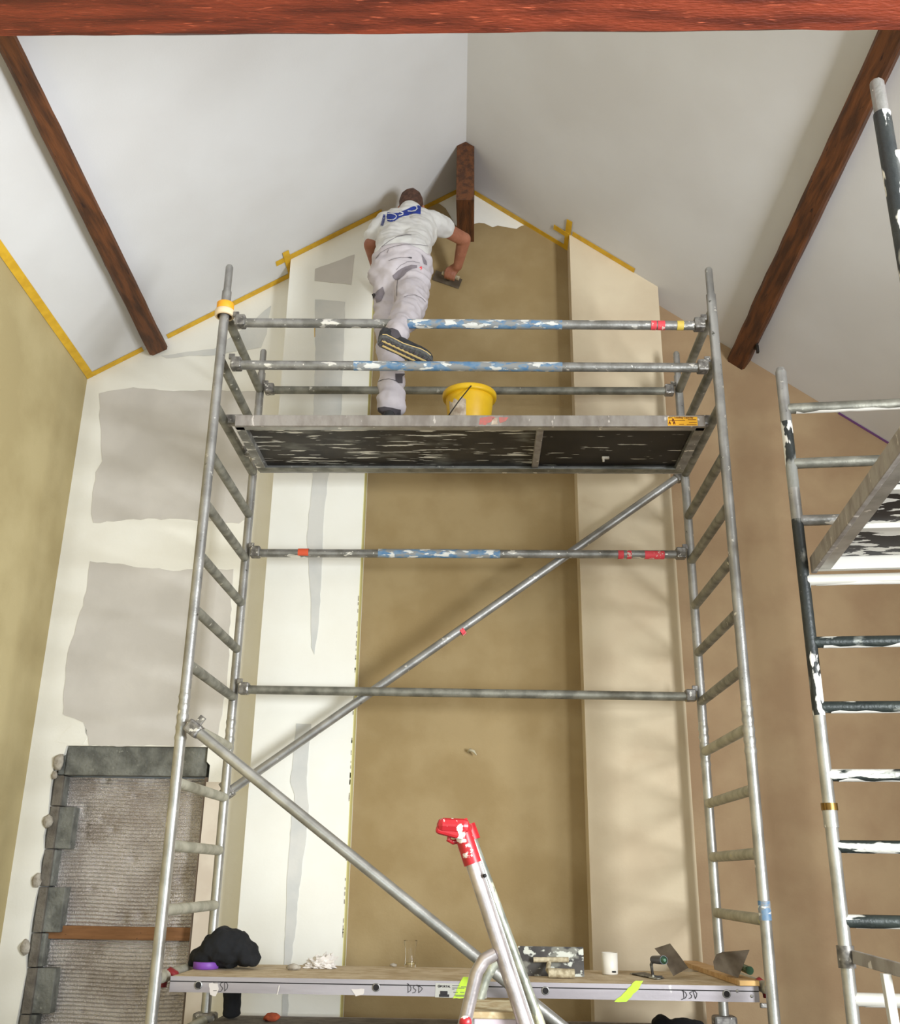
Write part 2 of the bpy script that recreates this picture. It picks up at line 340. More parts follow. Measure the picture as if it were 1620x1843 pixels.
wall_patch('filler_patch',[(100,1335),(130,1305),(150,1300),(160,1322),(150,1340)],YB,wall_w,wall,amp=2)
obj('tape_scrap',MB().prism([at(a,b,y=YS-.003) for a,b in ((565.5,588),(569,588),(568.5,604),(566,607))],V(0,.002,0)),tapey,pl,'tiny yellow tape scrap')
# chipped paint along the pilaster edge
mb=MB()
for k in range(40):
    z=random.uniform(1.2,3.1); h=random.uniform(.008,.03); mb.box((lb-.002,YS-.001,z),(.005,.002,h))
obj('edge_chips',mb,mort,pl,'chipped paint along edge')
# alcove: lintel, toothed blocks, foil, batten, jamb
def zpx(py,y=YB,px=240): return at(px,py,y=y).z
lz0=zpx(1396)
obj('lintel',MB().box(((lx0+ox1-.02)/2,YB+.12,(lz0+oz1)/2),(ox1-.02-lx0-.004,.2,oz1-lz0-.003),bev=.004),conc,wall,'grey concrete lintel over opening')
blocks=[(1352,1396,24,'r'),(1396,1452,12,''),(1452,1530,32,''),(1530,1598,14,''),(1598,1682,34,''),(1682,1745,16,''),(1745,1830,36,''),(1830,1900,18,'')]
for (a,b,wd,_) in blocks:
    za,zb=zpx(a),zpx(b); ww=wd/255
    obj('block',MB().box((ox0+.012+ww/2,YB+.14,(za+zb)/2),(ww,.22,za-zb-.006),bev=.006),conc,wall)
for (a,b,wd,_) in blocks[1:]:
    za,zb=zpx(a),zpx(b); ww=random.uniform(.045,.055)
    obj('block',MB().box((ox0+.008+ww/2,YB+.06,(za+zb)/2),(ww,.1,za-zb-.004),bev=.004),conc2,wall)
def lump(c,r,seed,sq=(1,1,1),sub=2):
    bm=bmesh.new(); bmesh.ops.create_icosphere(bm,subdivisions=sub,radius=1)
    vs=[]
    for v in bm.verts:
        n=noise.noise(v.co*1.6+V(seed*7.1,seed*3.3,seed)); p=v.co*(1+.35*n); vs.append(V(c[0]+p.x*r*sq[0],c[1]+p.y*r*sq[1],c[2]+p.z*r*sq[2]))
    fs=[[x.index for x in f.verts] for f in bm.faces]; bm.free(); m=MB(); m.add(vs,fs,True); return m
for i,(a,b,r) in enumerate([(106,1372,.035),(86,1478,.03),(66,1585,.03),(45,1705,.03),(98,1395,.018)]):
    p=at(a,b,y=YB-.005); obj('mortar_lump',lump(p,r,i,(.9,.6,1.3)),mort,wall)
# foil with horizontal ribs and dents
fx0,fx1=ox0+.05,ox1-.03; fz1=lz0-.004; nx,nzz=70,520; yf=YB+.105
xs=np.linspace(fx0,fx1,nx); zs=np.linspace(.03,fz1,nzz)
vs=[];per=.0195
dents=[(random.uniform(fx0,fx1),random.uniform(.8,fz1),random.uniform(.01,.03)) for _ in range(26)]
for z in zs:
    for x in xs:
        ph=(z/per+.25*math.sin(x*9)); rib=-.007*abs(math.sin(math.pi*ph))+.003*noise.noise(V(x*6,z*6,3))+.0018*noise.noise(V(x*70,z*70,1))
        vs.append((x,yf+rib,z))
vs=np.array(vs)
for dx,dz,r in dents:
    d2=(vs[:,0]-dx)**2+(vs[:,2]-dz)**2; vs[:,1]+=.012*np.exp(-d2/(r*r))
fs=[(j*nx+i,j*nx+i+1,(j+1)*nx+i+1,(j+1)*nx+i) for j in range(nzz-1) for i in range(nx-1)]
obj('foil_insulation',MB().add([tuple(v) for v in vs],fs,True),foil,wall,'silver ribbed foil insulation filling the opening')
bz0,bz1=zpx(1692,YB+.07),zpx(1668,YB+.07)
obj('batten',MB().box(((fx0+fx1)/2,YB+.08,(bz0+bz1)/2),(fx1-fx0-.01,.03,bz1-bz0),bev=.003),batt,wall,'orange brown timber batten across the foil')
obj('jamb_board',MB().box((ox1-.012,YB+.08,(lz0+.02)/2),(.02,.16,lz0-.03)),jamw,wall,'brown timber edge right of foil')
obj('jamb_board',MB().box((ox1+.035,YB-.004,(lz0-.02)/2),(.09,.008,lz0-.04)),primer,wall,'pale primed reveal right of foil')

# ------------------------------------------------------------------ beams
def beam(pts,w,h,m,jit,seed,up,side,n=44):
    a,b=pts; vs=[]; K=8
    for i in range(n+1):
        t=i/n; p=a.lerp(b,t); ww=w[0]+(w[1]-w[0])*t; hh=h[0]+(h[1]-h[0])*t
        sec=[(-.5,-.38),(-.38,-.5),(.38,-.5),(.5,-.38),(.5,.38),(.38,.5),(-.38,.5),(-.5,.38)]
        for k,(u,v) in enumerate(sec):
            j=jit*(noise.noise(V(t*9+seed*5,k*.7,seed))+.6*noise.noise(V(t*31,k*1.3,seed+4)))
            vs.append(p+side*(u*ww+j*(1 if u>0 else -1)*.9)+up*(v*hh+j*.5*(1 if v>0 else -1)))
    fs=[(i*K+k,i*K+(k+1)%K,(i+1)*K+(k+1)%K,(i+1)*K+k) for i in range(n) for k in range(K)]+[tuple(range(K-1,-1,-1)),tuple(range(n*K,n*K+K))]
    return MB().add(vs,fs,False)
def purlin(p_wall,p_near,n,w,label,seed):
    a=on(*p_wall,n); b=on(*p_near,n); d=(b-a).normalized(); b=a+(b-a)*((-3.2-a.y)/(b.y-a.y)); a=a+(a-b).normalized()*.02
    side=d.cross(n).normalized(); up=-n
    return single('roof_purlin',beam((a+n*.02,b+n*.02),w,(.14,.13),beamw,.006,seed,up,side),beamw,label,'beam')
purlin((276,613),(12,75),NL,(.125,.06),'dark rough purlin on the left ceiling slope, ending at the white gable',1)
pR=purlin((1334,643),(1597,90),NR,(.128,.10),'dark rough purlin on the right ceiling slope, ending at brown gable',2)
p=on(1371,608,NR)+NR*.07; pm=MB().box(p,(.012,.05,.03)); pm.box(p+V(.004,-.01,-.03),(.014,.02,.05)); obj('iron_bracket',MB().add([Vector(v)-pR.location+root_off(pR) for v in pm.v],pm.f),wire,pR,'small dark iron peg')
zb=at(836,360,y=.8).z; xw=.056; mb=MB()
xc=rx(1.0)
def stub(y): return [V(xc-xw,y,zb),V(xc+xw,y,zb),V(xc+xw,y,zr(rx(y)+xw,y)-.002),V(xc,y,zl(rx(y),y)-.004),V(xc-xw,y,zl(rx(y)-xw,y)-.002)]
mb.prism(stub(.8),V(0,0,0)) if False else None
q0,q1=stub(.8),stub(YB); mb.add(q0+q1,[(4,3,2,1,0),(5,6,7,8,9)]+[(i,(i+1)%5,5+(i+1)%5,5+i) for i in range(5)])
single('ridge_beam',mb,beamw,'short dark beam stub hanging at the ceiling ridge above the worker','beam')
# tie beam across the room close to the camera
ty=-1.9; e1=at(0,57,y=ty); e2=at(490,69,y=ty); e3=at(1620,60,y=ty)
a=V(XL,ty-.12,at(300,64,y=ty).z+.100); b=V(XR,ty-.12,at(1500,62,y=ty).z+.100)
single('tie_beam',beam((a,b),(.24,.24),(.24,.24),beamr,.006,5,V(0,0,1),V(0,1,0),n=90),beamr,'red brown tie beam crossing overhead along the top of the photo','beam')

tb=bpy.data.objects['tie_beam']; zbm=at(300,64,y=ty).z-.0225
knm=mk('beam_knot',S(44,24,22),.8,col2=S(96,44,34),ns=40)
for pts in ([(1395,45),(1400,30),(1420,22),(1432,20),(1430,28),(1415,36),(1402,46)],[(1490,0),(1500,14),(1560,16),(1590,6),(1592,-6),(1500,-8)]):
    P=[at(a_,b_,z=zbm) for a_,b_ in rag(pts,1.5,6)]; mbk=MB().prism(P,V(0,0,.004)); o_=obj('knot',mbk,knm); o_.data.transform(Matrix.Translation(-tb.location)); o_.parent=tb
# ------------------------------------------------------------------ masking tape on the ceiling edge
def tape(pts,n,wdir,width,label,m=tapey,off=.003):
    P=[p+n*off for p in pts]; k=len(P); wd=wdir.normalized()*width
    vs=[];fs=[]
    for p in P: vs+=[p,p+wd,p+n*.0015,p+wd+n*.0015]
    for i in range(k-1):
        a=i*4;b=a+4; fs+=[(a,b,b+1,a+1),(a+2,a+3,b+3,b+2),(a,a+2,b+2,b),(a+1,b+1,b+3,a+3)]
    fs+=[(0,1,3,2),(4*k-4,4*k-2,4*k-1,4*k-3)]
    return single('masking_tape',MB().add(vs,fs),m,label,'tape','masking tape along the ceiling edge')
def cl(x,y): return V(x,y,zl(x,y))
def cr(x,y): return V(x,y,zr(x,y))
BK=-RD
tape([cl(XL+.001,y) for y in np.linspace(-4.2,YB-.002,16)],NL,(cl(0,0)-cl(-1,0)),.05,'yellow tape running down along the left wall and ceiling corner')
tape([cl(x,YB-.002) for x in np.linspace(XL,-.875,4)],NL,BK,.045,'yellow tape on gable ceiling edge left of left purlin')
tape([cl(x,YB-.002) for x in np.linspace(-.725,la-.002,8)],NL,BK,.045,'yellow tape from left purlin up to the white pilaster')
tape([cl(x,YS-.002) for x in np.linspace(la-.09,lb+.01,8)],NL,BK,.045,'yellow tape along the top of the white pilaster')
tape([cl(la-.0,y) for y in (YS-.1,YB-.01)],NL,V(-1,0,-.6),.045,'short yellow tape crossing beside the white pilaster corner',off=.006)
tape([cl(lb+.0,y) for y in (YS-.05,YS+.12)],NL,V(1,0,.6),.04,'short yellow tape end at right corner of white pilaster',off=.006)
tape([cl(x,YB-.002) for x in np.linspace(lb+.03,xc-xw-.003,5)],NL,BK,.045,'yellow tape between worker and ridge beam')
tape([cr(x,YB-.002) for x in np.linspace(xc+xw+.003,ra-.003,6)],NR,BK,.045,'yellow tape from ridge beam down to the tan pilaster')
tape([cr(ra+.012,y) for y in (YS-.13,YB-.01)],NR,V(-1,0,.7),.042,'short upright yellow tape crossing at the tan pilaster corner',off=.006)
tape([on(998,407,NR)+V(0,.02,0),on(1025,424,NR)+V(0,.02,0)],NR,BK,.045,'loose yellow tape end left of the tan pilaster corner',off=.009)
tape([cr(x,YS-.002) for x in np.linspace(ra+.02,on(1140,497,NR).x,6)],NR,BK,.042,'yellow tape along the top of the tan pilaster')
tape([cr(x,YB-.008) for x in np.linspace(PB.x,XR-.4,5)],NR,BK,.02,'thin purple tape on gable ceiling edge at far right',m=tapep)

# ------------------------------------------------------------------ scaffold tower
TR=.0245; L=2.5; D=.893; Z0=4.208; SP=.26
tower=thing('scaffold_tower',(L/2,D/2,0),'grey aluminium scaffold tower on which the worker stands','scaffold')
def collar(p,r=.029,h=.06): return MB().tube(p-V(0,0,h/2),p+V(0,0,h/2),r)
tips={(0,0):at(410,478,y=0).z,(1,0):at(1270,483,y=0).z,(0,1):at(473,630,y=D).z,(1,1):at(1212,634,y=D).z}
join={(0,0):at(338,1240,y=0).z,(1,0):at(1342,1262,y=0).z,(0,1):at(414,1288,y=D).z,(1,1):at(1270,1300,y=D).z}
for (i,j),zt in tips.items():
    x,y=i*L,j*D; zj=join[(i,j)]
    u=obj('upright',MB().tube(V(x,y,zj),V(x,y,zt-.16),TR),alu,tower,'dull grey upper upright')
    obj('spigot',MB().path([V(x,y,zt-.18),V(x,y,zt-.012),V(x,y,zt)],[.0195,.0195,.014]),alu,u)
    lo=obj('upright',MB().tube(V(x,y,.18),V(x,y,zj),TR),aluc,tower,'bright lower upright with dented joint')
    mb=MB()
    for k in range(5): mb.path([V(x,y,zj-.02-k*.045),V(x,y,zj-.035-k*.045),V(x,y,zj-.05-k*.045)],[TR+.0005,TR+.0035,TR+.0005],caps=False)
    obj('dented_sleeve',mb,aluc,lo)
    obj('castor',MB().lathe((x,y,.09),[(.0,-.03),(.07,-.03),(.09,-.02),(.09,.02),(.07,.03),(0,.03)],axis=X),dark,lo)
    obj('castor_fork',MB().box((x,y,.15),(.05,.05,.09)),castm,lo)
lz=[Z0-SP*k for k in range(16)]
for i in (0,1):
    for k,z in enumerate(lz):
        zz=z+(.015 if k==0 else 0)
        if zz<.25: break
        obj('rung',MB().tube(V(i*L,.02,zz),V(i*L,D-.02,zz),TR*.98,12),rungm if k<8 else rungl,tower)
def hookend(mb,p,sgn,tip=True):
    mb.box(p+V(-sgn*.012,0,.006),(.055,.058,.062),bev=.008)
    if tip: mb.box(p+V(sgn*.012,-.012,.042),(.03,.012,.03),bev=.003)
def rail(name,a,b,m,extras=(),label=None):
    t=obj(name,MB().tube(a,b,TR*.96),m,tower,label)
    for p,s in ((a,-1),(b,1)):
        mb=MB(); hookend(mb,p,s); obj('hook_clamp',mb,castm,t)
    for (x0,x1,mm) in extras:
        f=lambda px: ((at(px,600,y=a.y).x)-a.x)/(b.x-a.x)
        obj('label_wrap' if mm is bluel else 'tape_mark',MB().tube(a.lerp(b,f(x0)),a.lerp(b,f(x1)),TR*.96+.0012,16,False),mm,t)
    return t
yg=-.0
def railpt(px,py,y,x): p=at(px,py,y=y); return V(x,y,p.z)
rail('guardrail',railpt(430,581,yg,.075),railpt(1262,586,yg,L-.06),alup,[(720,1012,bluel),(1172,1182,redt),(1184,1197,redt),(1219,1231,yelt)],'front upper guardrail with blue label')
rail('guardrail',railpt(425,657,yg,.075),railpt(1270,662,yg,L-.06),alup,[(640,1010,bluel)],'front lower guardrail crusted with white paint')
rail('guardrail',railpt(480,702,D-.02,.05),railpt(1210,704,D-.02,L-.05),rungm)
def fx(px,y): return px
rail('ledger',railpt(450,995.5,D-.03,.05),railpt(1240,998,D-.03,L-.05),alup,[],'rear ledger with blue label and red marks')
t=[c for c in tower.children if c.name.startswith('ledger')][-1]
def onrail(x0,x1,py,y,m,nm):
    a,b=at(x0,py,y=y),at(x1,py,y=y); obj(nm,MB().tube(V(a.x,y,(at(450,995.5,y=y).z+at(1240,998,y=y).z)/2),V(b.x,y,(at(450,995.5,y=y).z+at(1240,998,y=y).z)/2),TR*.96+.0015,16,False),m,t)
for x0,x1,m,nm in ((537,556,oranget,'tape_mark'),(681,900,bluel,'label_wrap'),(1112,1122,redt,'tape_mark'),(1128,1136,redt,'tape_mark'),(1160,1195,redt,'tape_mark')): onrail(x0,x1,997,D-.03,m,nm)
rail('ledger',railpt(430,1241,D-.03,.05),railpt(1262,1254,D-.03,L-.05),rungm,[(1190,1206,yelt)])
def brace(a,b,m,lab):
    t=obj('diagonal_brace',MB().tube(a,b,TR*.98),m,tower,lab); d=(b-a).normalized()
    for p,s in ((a,1),(b,-1)):
        mb=MB(); q=d.cross(Y).normalized(); mb.box(p-d*s*.01,(.07,.06,.06),(d,Y,q),bev=.01); mb.box(p+q*.045-d*s*.01,(.03,.012,.04),(d,Y,q),bev=.003); obj('hook_clamp',mb,castm,t)
yb2=D+.03
brace(at(412,1425,y=yb2),at(1222,858,y=yb2),alu,'rear diagonal brace rising to the right')
mb=MB(); m1=at(832,1136,y=yb2); dd=(at(1222,858,y=yb2)-at(412,1425,y=yb2)).normalized()
obj('tape_mark',MB().tube(m1-dd*.012,m1+dd*.012,TR+.001,14,False),redt,[c for c in tower.children if c.name.startswith('diagonal')][-1])
yf2=-.05
a=at(352,1314,y=yf2); b=at(1000,1838,y=yf2); b=a+(b-a)*((L-.04-a.x)/(b.x-a.x))
brace(a,b,aluc,'front diagonal brace falling to the right')
# lower parallel clamps near the bottom
mb=MB().box((.0,D,at(372,1832,y=D).z),(.11,.08,.05),bev=.012); obj('hook_clamp',mb,castm,tower)
mb=MB().box((L,D,at(1310,1838,y=D).z),(.11,.08,.05),bev=.012); obj('hook_clamp',mb,castm,tower)
# label stickers on the right front upright
p=at(1382,1640,y=0); s=obj('label_wrap',MB().tube(V(L,0,p.z-.035),V(L,0,p.z+.04),TR+.001,16,False),bluel,tower,'small blue and white sticker on right upright')

# tape rolls pushed over the left front upright
def tape_roll(c,r,ri,h,m,label,axis=None,grp=None):
    t=thing('tape_roll',c,label,'tape roll',grp)
    obj('tape',MB().lathe(c,[(ri+.004,0),(r-.002,0),(r,.002),(r,h-.002),(r-.002,h),(ri+.004,h),(ri+.004,0)],axis=axis),m,t)
    obj('core',MB().lathe(c,[(ri,0),(ri+.004,0),(ri+.004,h),(ri,h),(ri,0)],axis=axis),card,t); return t
zz1=at(405,558,y=0).z; zz0=at(405,570,y=0).z
tape_roll(V(0,0,zz0),.05,.036,.034,rolc,'cream tape roll on the scaffold upright below the yellow roll')
tape_roll(V(0,0,zz0+.037),.044,.033,.040,roly,'orange yellow tape roll stacked over cream roll on upright')

# ------------------------------------------------------------------ upper platform
pz=at(800,768,y=.09).z; pt=at(800,748.5,y=.09).z; px0,px1=.085,L-.06; py0,py1=.09,.70
plat=thing('scaffold_platform',(L/2,(py0+py1)/2,pz),'dark scaffold deck with aluminium edges under the worker, spattered white','platform')
zbk=3.668
fz=pz
obj('deck_board',MB().box(((px0+px1)/2,(py0+py1)/2,pt-.014),(px1-px0-.02,py1-py0-.03,.02)),decku,plat,'black ply board streaked with white paint')
tx=at(968,800,z=pt-.03).x
obj('trapdoor',MB().box(((tx+px1-.05)/2,(py0+py1)/2-.02,pt-.028),(px1-.05-tx,py1-py0-.08,.012)),decku2,plat,'darker trapdoor panel')
fr=obj('front_edge',MB().box(((px0+px1)/2,py0,(pt+pz)/2),(px1-px0,.02,pt-pz),bev=.003),facia,plat)
mb=MB().box(((px0+px1)/2,py0+.02,pz+.004),(px1-px0,.05,.006)); obj('edge_flange',mb,aluc,fr)
bz=pz
rr=obj('rear_edge',MB().box(((px0+px1)/2,py1,(pt+bz)/2),(px1-px0,.02,pt-bz),bev=.003),alu,plat); obj('edge_flange',MB().box(((px0+px1)/2,py1-.035,bz+.003),(px1-px0,.05,.005)),rungm,rr)
for xx in (px0+.02,px1-.02): obj('end_beam',MB().box((xx,(py0+py1)/2,(pt+pz)/2-.004),(.05,py1-py0-.02,pt-pz-.01),bev=.003),alup,plat)
obj('cross_bar',MB().box((tx,(py0+py1)/2,pt-.034),(.035,py1-py0-.03,.03),bev=.003),facia,plat)
lp=at(1090,824,z=pt-.05); mb=MB().box(lp,(.04,.016,.014),bev=.003); mb.box(lp+V(-.012,0,-.014),(.012,.01,.02),bev=.003); obj('trapdoor_latch',mb,mort,plat)
for xx in (0,L):
    for yy in (.2,.6): obj('hook_clamp',MB().box((xx+(.05 if xx==0 else -.04),yy,lz[2]+.012),(.10,.05,.055),bev=.012),castm,plat)
def face_px(pts,y,off=.0012): return [at(a,b,y=y-off) for a,b in pts]
def poly(name,pts,m,parent,label=None,th=.0008): return obj(name,MB().prism(pts,V(0,th,0)),m,parent,label)
yfF=py0-.010
st=poly('sticker',face_px([(1202,750),(1255,750),(1256,766),(1202,766)],yfF),orangel,plat,'orange load capacity sticker')
def text(name,s,p0,width,y,m,parent,bold=0,slant=0,th=.0006,skew=None):
    cu=bpy.data.curves.new(name,'FONT'); cu.body=s; cu.size=1; cu.offset=bold; cu.shear=slant; cu.resolution_u=2
    tmp=bpy.data.objects.new(name,cu); COL.objects.link(tmp); dg=bpy.context.evaluated_depsgraph_get(); dg.update()
    me=bpy.data.meshes.new_from_object(tmp.evaluated_get(dg)); bpy.data.objects.remove(tmp)
    xs=[v.co.x for v in me.vertices]; w=max(xs)-min(xs); k=width/w; off=root_off(parent)
    for v in me.vertices: v.co=V(p0.x+(v.co.x-min(xs))*k,y,p0.z+v.co.y*k)-off
    me.materials.clear(); me.materials.append(m); return link(name,me,parent)
def wpx(a,b,py,y): return (at(b,py,y=y)-at(a,py,y=y)).x
yt=yfF-.0025
text('lettering','ATC',at(1203,752.8,y=yt),wpx(1203,1211,752,yt),yt,ink,st,.03)
text('lettering','Loading Capacity',at(1214,752.8,y=yt),wpx(1214,1248,752,yt),yt,inkr,st,.02)
mb=MB()
for py,x0,x1 in ((756,1204,1233),(755,1238,1253),(760,1240,1254),(763,1222,1231),(764,1236,1254)): 
    a=at(x0,py,y=yt); b=at(x1,py+.7,y=yt); mb.box(((a.x+b.x)/2,yt,(a.z+b.z)/2),(b.x-a.x,.0006,.0022))
obj('fine_print',mb,inkr,st)
mb=MB()
for cx_,cy_ in ((1205.5,761),(1213.5,761),(1211.5,756)):
    c=at(cx_,cy_,y=yt); mb.box(c,(.009,.0006,.007)); mb.box(c+V(0,0,.006),(.005,.0006,.005)); mb.box(c+V(-.004,0,-.006),(.003,.0006,.006)); mb.box(c+V(.004,0,-.006),(.003,.0006,.006))
obj('figure_symbols',mb,inkr,st)
poly('paint_mark',face_px(rag([(864,752),(884,749),(892,751),(884,759),(874,765),(862,764)],.8,5),yfF),fadedr,fr,'faded red paint mark')
poly('paint_mark',face_px(rag([(898,751),(915,751),(910,758),(900,762)],.8,5),yfF),fadedr,fr)
poly('paint_mark',face_px(rag([(886,752),(896,752),(896,764),(884,765)],.8,5),yfF),resid,fr)
# crumbs and board on the deck
for i,(a,b,r) in enumerate([(713,744,.014),(726,746,.009),(778,746.5,.009)]):
    p=at(a,b,y=.13); single('plaster_crumb',lump(V(p.x,.13,pt+r*.45),r,20+i,(1.2,1,.7),1),mort,['larger plaster crumb on deck edge beside worker shoe','tiny plaster crumb on deck right of shoe','tiny plaster crumb on deck left of bucket'][i],'crumb')
p0=at(940,745,y=.2); p1=at(1018,745,y=.2)
single('plasterers_float',MB().box(((p0.x+p1.x)/2,.25,pt+.019),(p1.x-p0.x,.11,.03),bev=.008),pink,'pinkish float lying flat on the deck right of bucket','float')

# bucket
bc=V(at(845,720,y=.32).x,.32,pt-.003); br=.137; bh=.235
bk=thing('bucket',bc,'yellow plastic bucket with wire handle standing on the upper deck','bucket')
obj('body',MB().lathe(bc,[(0,.004),(.10,.004),(.106,.012),(br-.012,bh-.04),(br-.006,bh),(br-.009,bh),(br-.016,bh-.04),(.10,.02),(0,.02)],40),bucky,bk)
obj('rim',MB().lathe(bc,[(br-.012,bh-.028),(br+.004,bh-.028),(br+.007,bh-.02),(br+.007,bh-.002),(br+.003,bh+.004),(br-.006,bh+.004),(br-.008,bh-.004)],40),bucky,bk)
hp=[at(849,700,y=.32-br-.012)]
h1=bc+V(.01,-br-.01,bh-.02); h2=V(at(803,748,y=.18).x,.17,pt+.02)
hp=[h1,h1.lerp(h2,.5)+V(0,-.012,0),h2,bc+V(-br-.012,-.06,.03),bc+V(-br-.02,.02,.06)]
obj('handle',MB().path(hp,.0032,8),wire,bk,'thin wire handle hanging down')
def conv(pts,c,r0,r1,h,m,name,parent,lab):        # polygon wrapped on the tapered bucket side
    vs=[];fs=[]; n=8
    for i in range(n+1):
        for k in range(2):
            a=math.radians(-150+i*6.5); z=.03+k*.13+.012*math.sin(i*2.1+k); r=r0+(r1-r0)*z/h+.0015; vs.append(c+V(math.cos(a)*r,math.sin(a)*r,z))
    for i in range(n): fs.append((2*i,2*i+2,2*i+3,2*i+1))
    obj(name,MB().add(vs,fs,True),m,parent,lab)
conv(None,bc,.106,br-.010,bh,resid,'label_residue',bk,'torn white paper label')

# ------------------------------------------------------------------ staging plank with tools
dz=1.5-.405; dy0,dy1=.06,.70; dxa=at(306,1770,y=dy0).x; dxb=at(1366,1785,y=dy0).x
zt0=at(305,1749,y=dy0).z; 
dk=thing('staging_plank',((dxa+dxb)/2,(dy0+dy1)/2,dz-.1),'long aluminium staging plank hooked across the tower, dusty top with tools','plank')
fh=dz-at(800,1794,y=dy0).z
obj('deck_top',MB().box(((dxa+dxb)/2,(dy0+dy1)/2,dz-.008),(dxb-dxa-.01,dy1-dy0-.01,.016)),decktop,dk,'dusty brown top surface')
def side(y,sg):
    m=MB(); sg=-sg; prof=[(0,0),(0,-.014),(0,-.024),(0,-fh+.014),(0,-fh+.008),(0,-fh),(-sg*.025,-fh),(-sg*.025,-fh+.004),(-sg*.004,-fh+.004),(-sg*.004,-.002),(-sg*.004,0)]
    k=len(prof); vs=[V(x,y+a,dz+b) for x in(dxa,dxb) for a,b in prof]
    return m.add(vs,[(i,(i+1)%k,k+(i+1)%k,k+i) for i in range(k)]+[tuple(range(k-1,-1,-1)),tuple(range(k,2*k))])
sd=obj('side_rail',side(dy0,1),alud,dk,'lilac grey aluminium side rail with handwriting')
obj('side_rail',side(dy1,-1),alud,dk)
obj('side_groove',MB().box(((dxa+dxb)/2,dy0+.0005,dz-.019),(dxb-dxa,.003,.004)),dark,sd)
for (a,b) in ((357,1773),(677,1777),(982,1783),(1308,1789)):
    p=at(a,b,y=dy0-.001); obj('rung_hole',MB().tube(V(p.x,dy0-.004,p.z),V(p.x,dy0+.02,p.z),.0125,16),dark,sd)
    obj('hole_rim',MB().lathe(V(p.x,dy0-.003,p.z),[(.012,0),(.0165,0),(.0165,.006),(.012,.006),(.012,0)],18,axis=Y),alu,sd)
for (a,b) in ((1327,1783.5),(1353,1793)):
    p=at(a,b,y=dy0); obj('rivet',MB().lathe(V(p.x,dy0-.002,p.z),[(0,-.001),(.006,0),(.007,.004)],12,axis=Y),alu,sd)
for k,(xx,sg) in enumerate(((dxa,-1),(dxb,1))):
    for yy in (dy0+.1,dy1-.1):
        h=MB().path([V(xx-sg*.012,yy,dz-.05),V(xx+sg*.012,yy,dz-.0),V(xx+sg*.03,yy,dz+.012),V(xx+sg*.052,yy,dz-.005),V(xx+sg*.058,yy,dz-.05)],.016,12,flat=1.6); obj('end_hook',h,redd,dk,'red plastic end hook')
p=V(dxb+.035,dy0+.04,dz-.075); obj('safety_catch',MB().box(p,(.05,.012,.018),bev=.003).box(p+V(.012,0,-.012),(.014,.012,.02)),castm,dk)
# handwriting DSD, three times, as inked strokes
def ink_strokes(strokes,y,wd,m,parent,name='handwriting'):
    mb=MB(); w2=wd/2
    for s in strokes:
        P=[at(a,b,y=y) for a,b in s]
        for i in range(len(P)-1):
            d=(P[i+1]-P[i]); d=d/max(d.length,1e-6); n=V(-d.z,0,d.x)*w2; a=P[i]-d*w2*.4; b=P[i+1]+d*w2*.4
            mb.add([a-n,b-n,b+n,a+n],[(0,1,2,3)])
    return obj(name,mb,m,parent)
def arcs(cx,cy,rx_,ry_,a0,a1,n=8): return [(cx+rx_*math.cos(math.radians(a0+(a1-a0)*i/n)),cy+ry_*math.sin(math.radians(a0+(a1-a0)*i/n))) for i in range(n+1)]
ysd=dy0-.0022
ink_strokes([[(734.5,1770),(734.5,1786)],[(733,1770),(737,1773),(740,1778),(739,1783),(733.5,1786.5)],[(749.5,1773),(746,1774),(743.5,1777),(746,1780),(749,1782),(747,1786),(742,1787)],[(750.5,1772),(754,1777),(753.5,1787)],[(752,1774),(757,1776),(760.5,1779.5),(757,1784),(753.5,1786.5)]],ysd,.0022,ink,sd)
ink_strokes([[(384,1769),(392,1769)],[(384,1783),(390,1783)],[(403,1768),(398,1769),(396,1773),(399,1776),(401,1779),(398,1784),(393,1785)],[(404,1767),(404.5,1784)],[(403,1768),(408,1769),(410,1773),(409,1779),(404,1784)]],ysd,.0021,ink,sd)
ink_strokes([[(1230,1783),(1231.5,1797)],[(1227.5,1783),(1234,1786),(1236.5,1791),(1234,1796),(1227,1799)],[(1245,1785),(1241.5,1787),(1243,1790),(1245.5,1792),(1244,1796),(1240,1797)],[(1248,1785),(1252,1798)],[(1246,1784),(1251,1784),(1254.5,1788),(1254,1793),(1252,1797)]],ysd,.0026,ink,sd)
lb_=poly('label',face_px([(784,1769),(878,1772),(876,1797),(783,1795)],dy0,.0015),labelm,sd,'pale maker label')
yl=dy0-.003
text('lettering','PORTAL',at(793,1777,y=yl),wpx(793,811,1777,yl),yl,ink,lb_,.03)
c=at(790.5,1775,y=yl); obj('emblem',MB().lathe(V(c.x,yl,c.z),[(.0,0),(.002,0)],12,axis=Y).lathe(V(c.x,yl,c.z),[(.0035,0),(.0055,0)],14,axis=Y),ink,lb_)
mb=MB(); a=at(799,1787,y=yl); mb.box(a,(.030,.0006,.014)); b=at(799.5,1792,y=yl); mb.box(b,(.041,.0006,.010)); obj('barcode_block',mb,ink,lb_)
mb=MB()
for py,x0,x1 in ((1774,814,827),(1778,814,836),(1780.5,814,818),(1786,816,824),(1786,828,836),(1776,830,840),(1791,818,836),(1793,820,838)):
    a=at(x0,py,y=yl);b=at(x1,py,y=yl); mb.box(((a.x+b.x)/2,yl,a.z),(b.x-a.x,.0006,.0025))
a=at(868,1786,y=yl); mb.box(a,(.004,.0006,.008)); mb.box(a+V(.006,0,-.001),(.008,.0006,.002))
obj('fine_print',mb,inkg,lb_)
poly('spray_mark',face_px(rag([(834,1758),(851,1757),(846,1798),(815,1797),(822,1782),(828,1768)],1.5,6),dy0,.0026),neon,sd,'neon yellow spray stripe by the label',.0003)
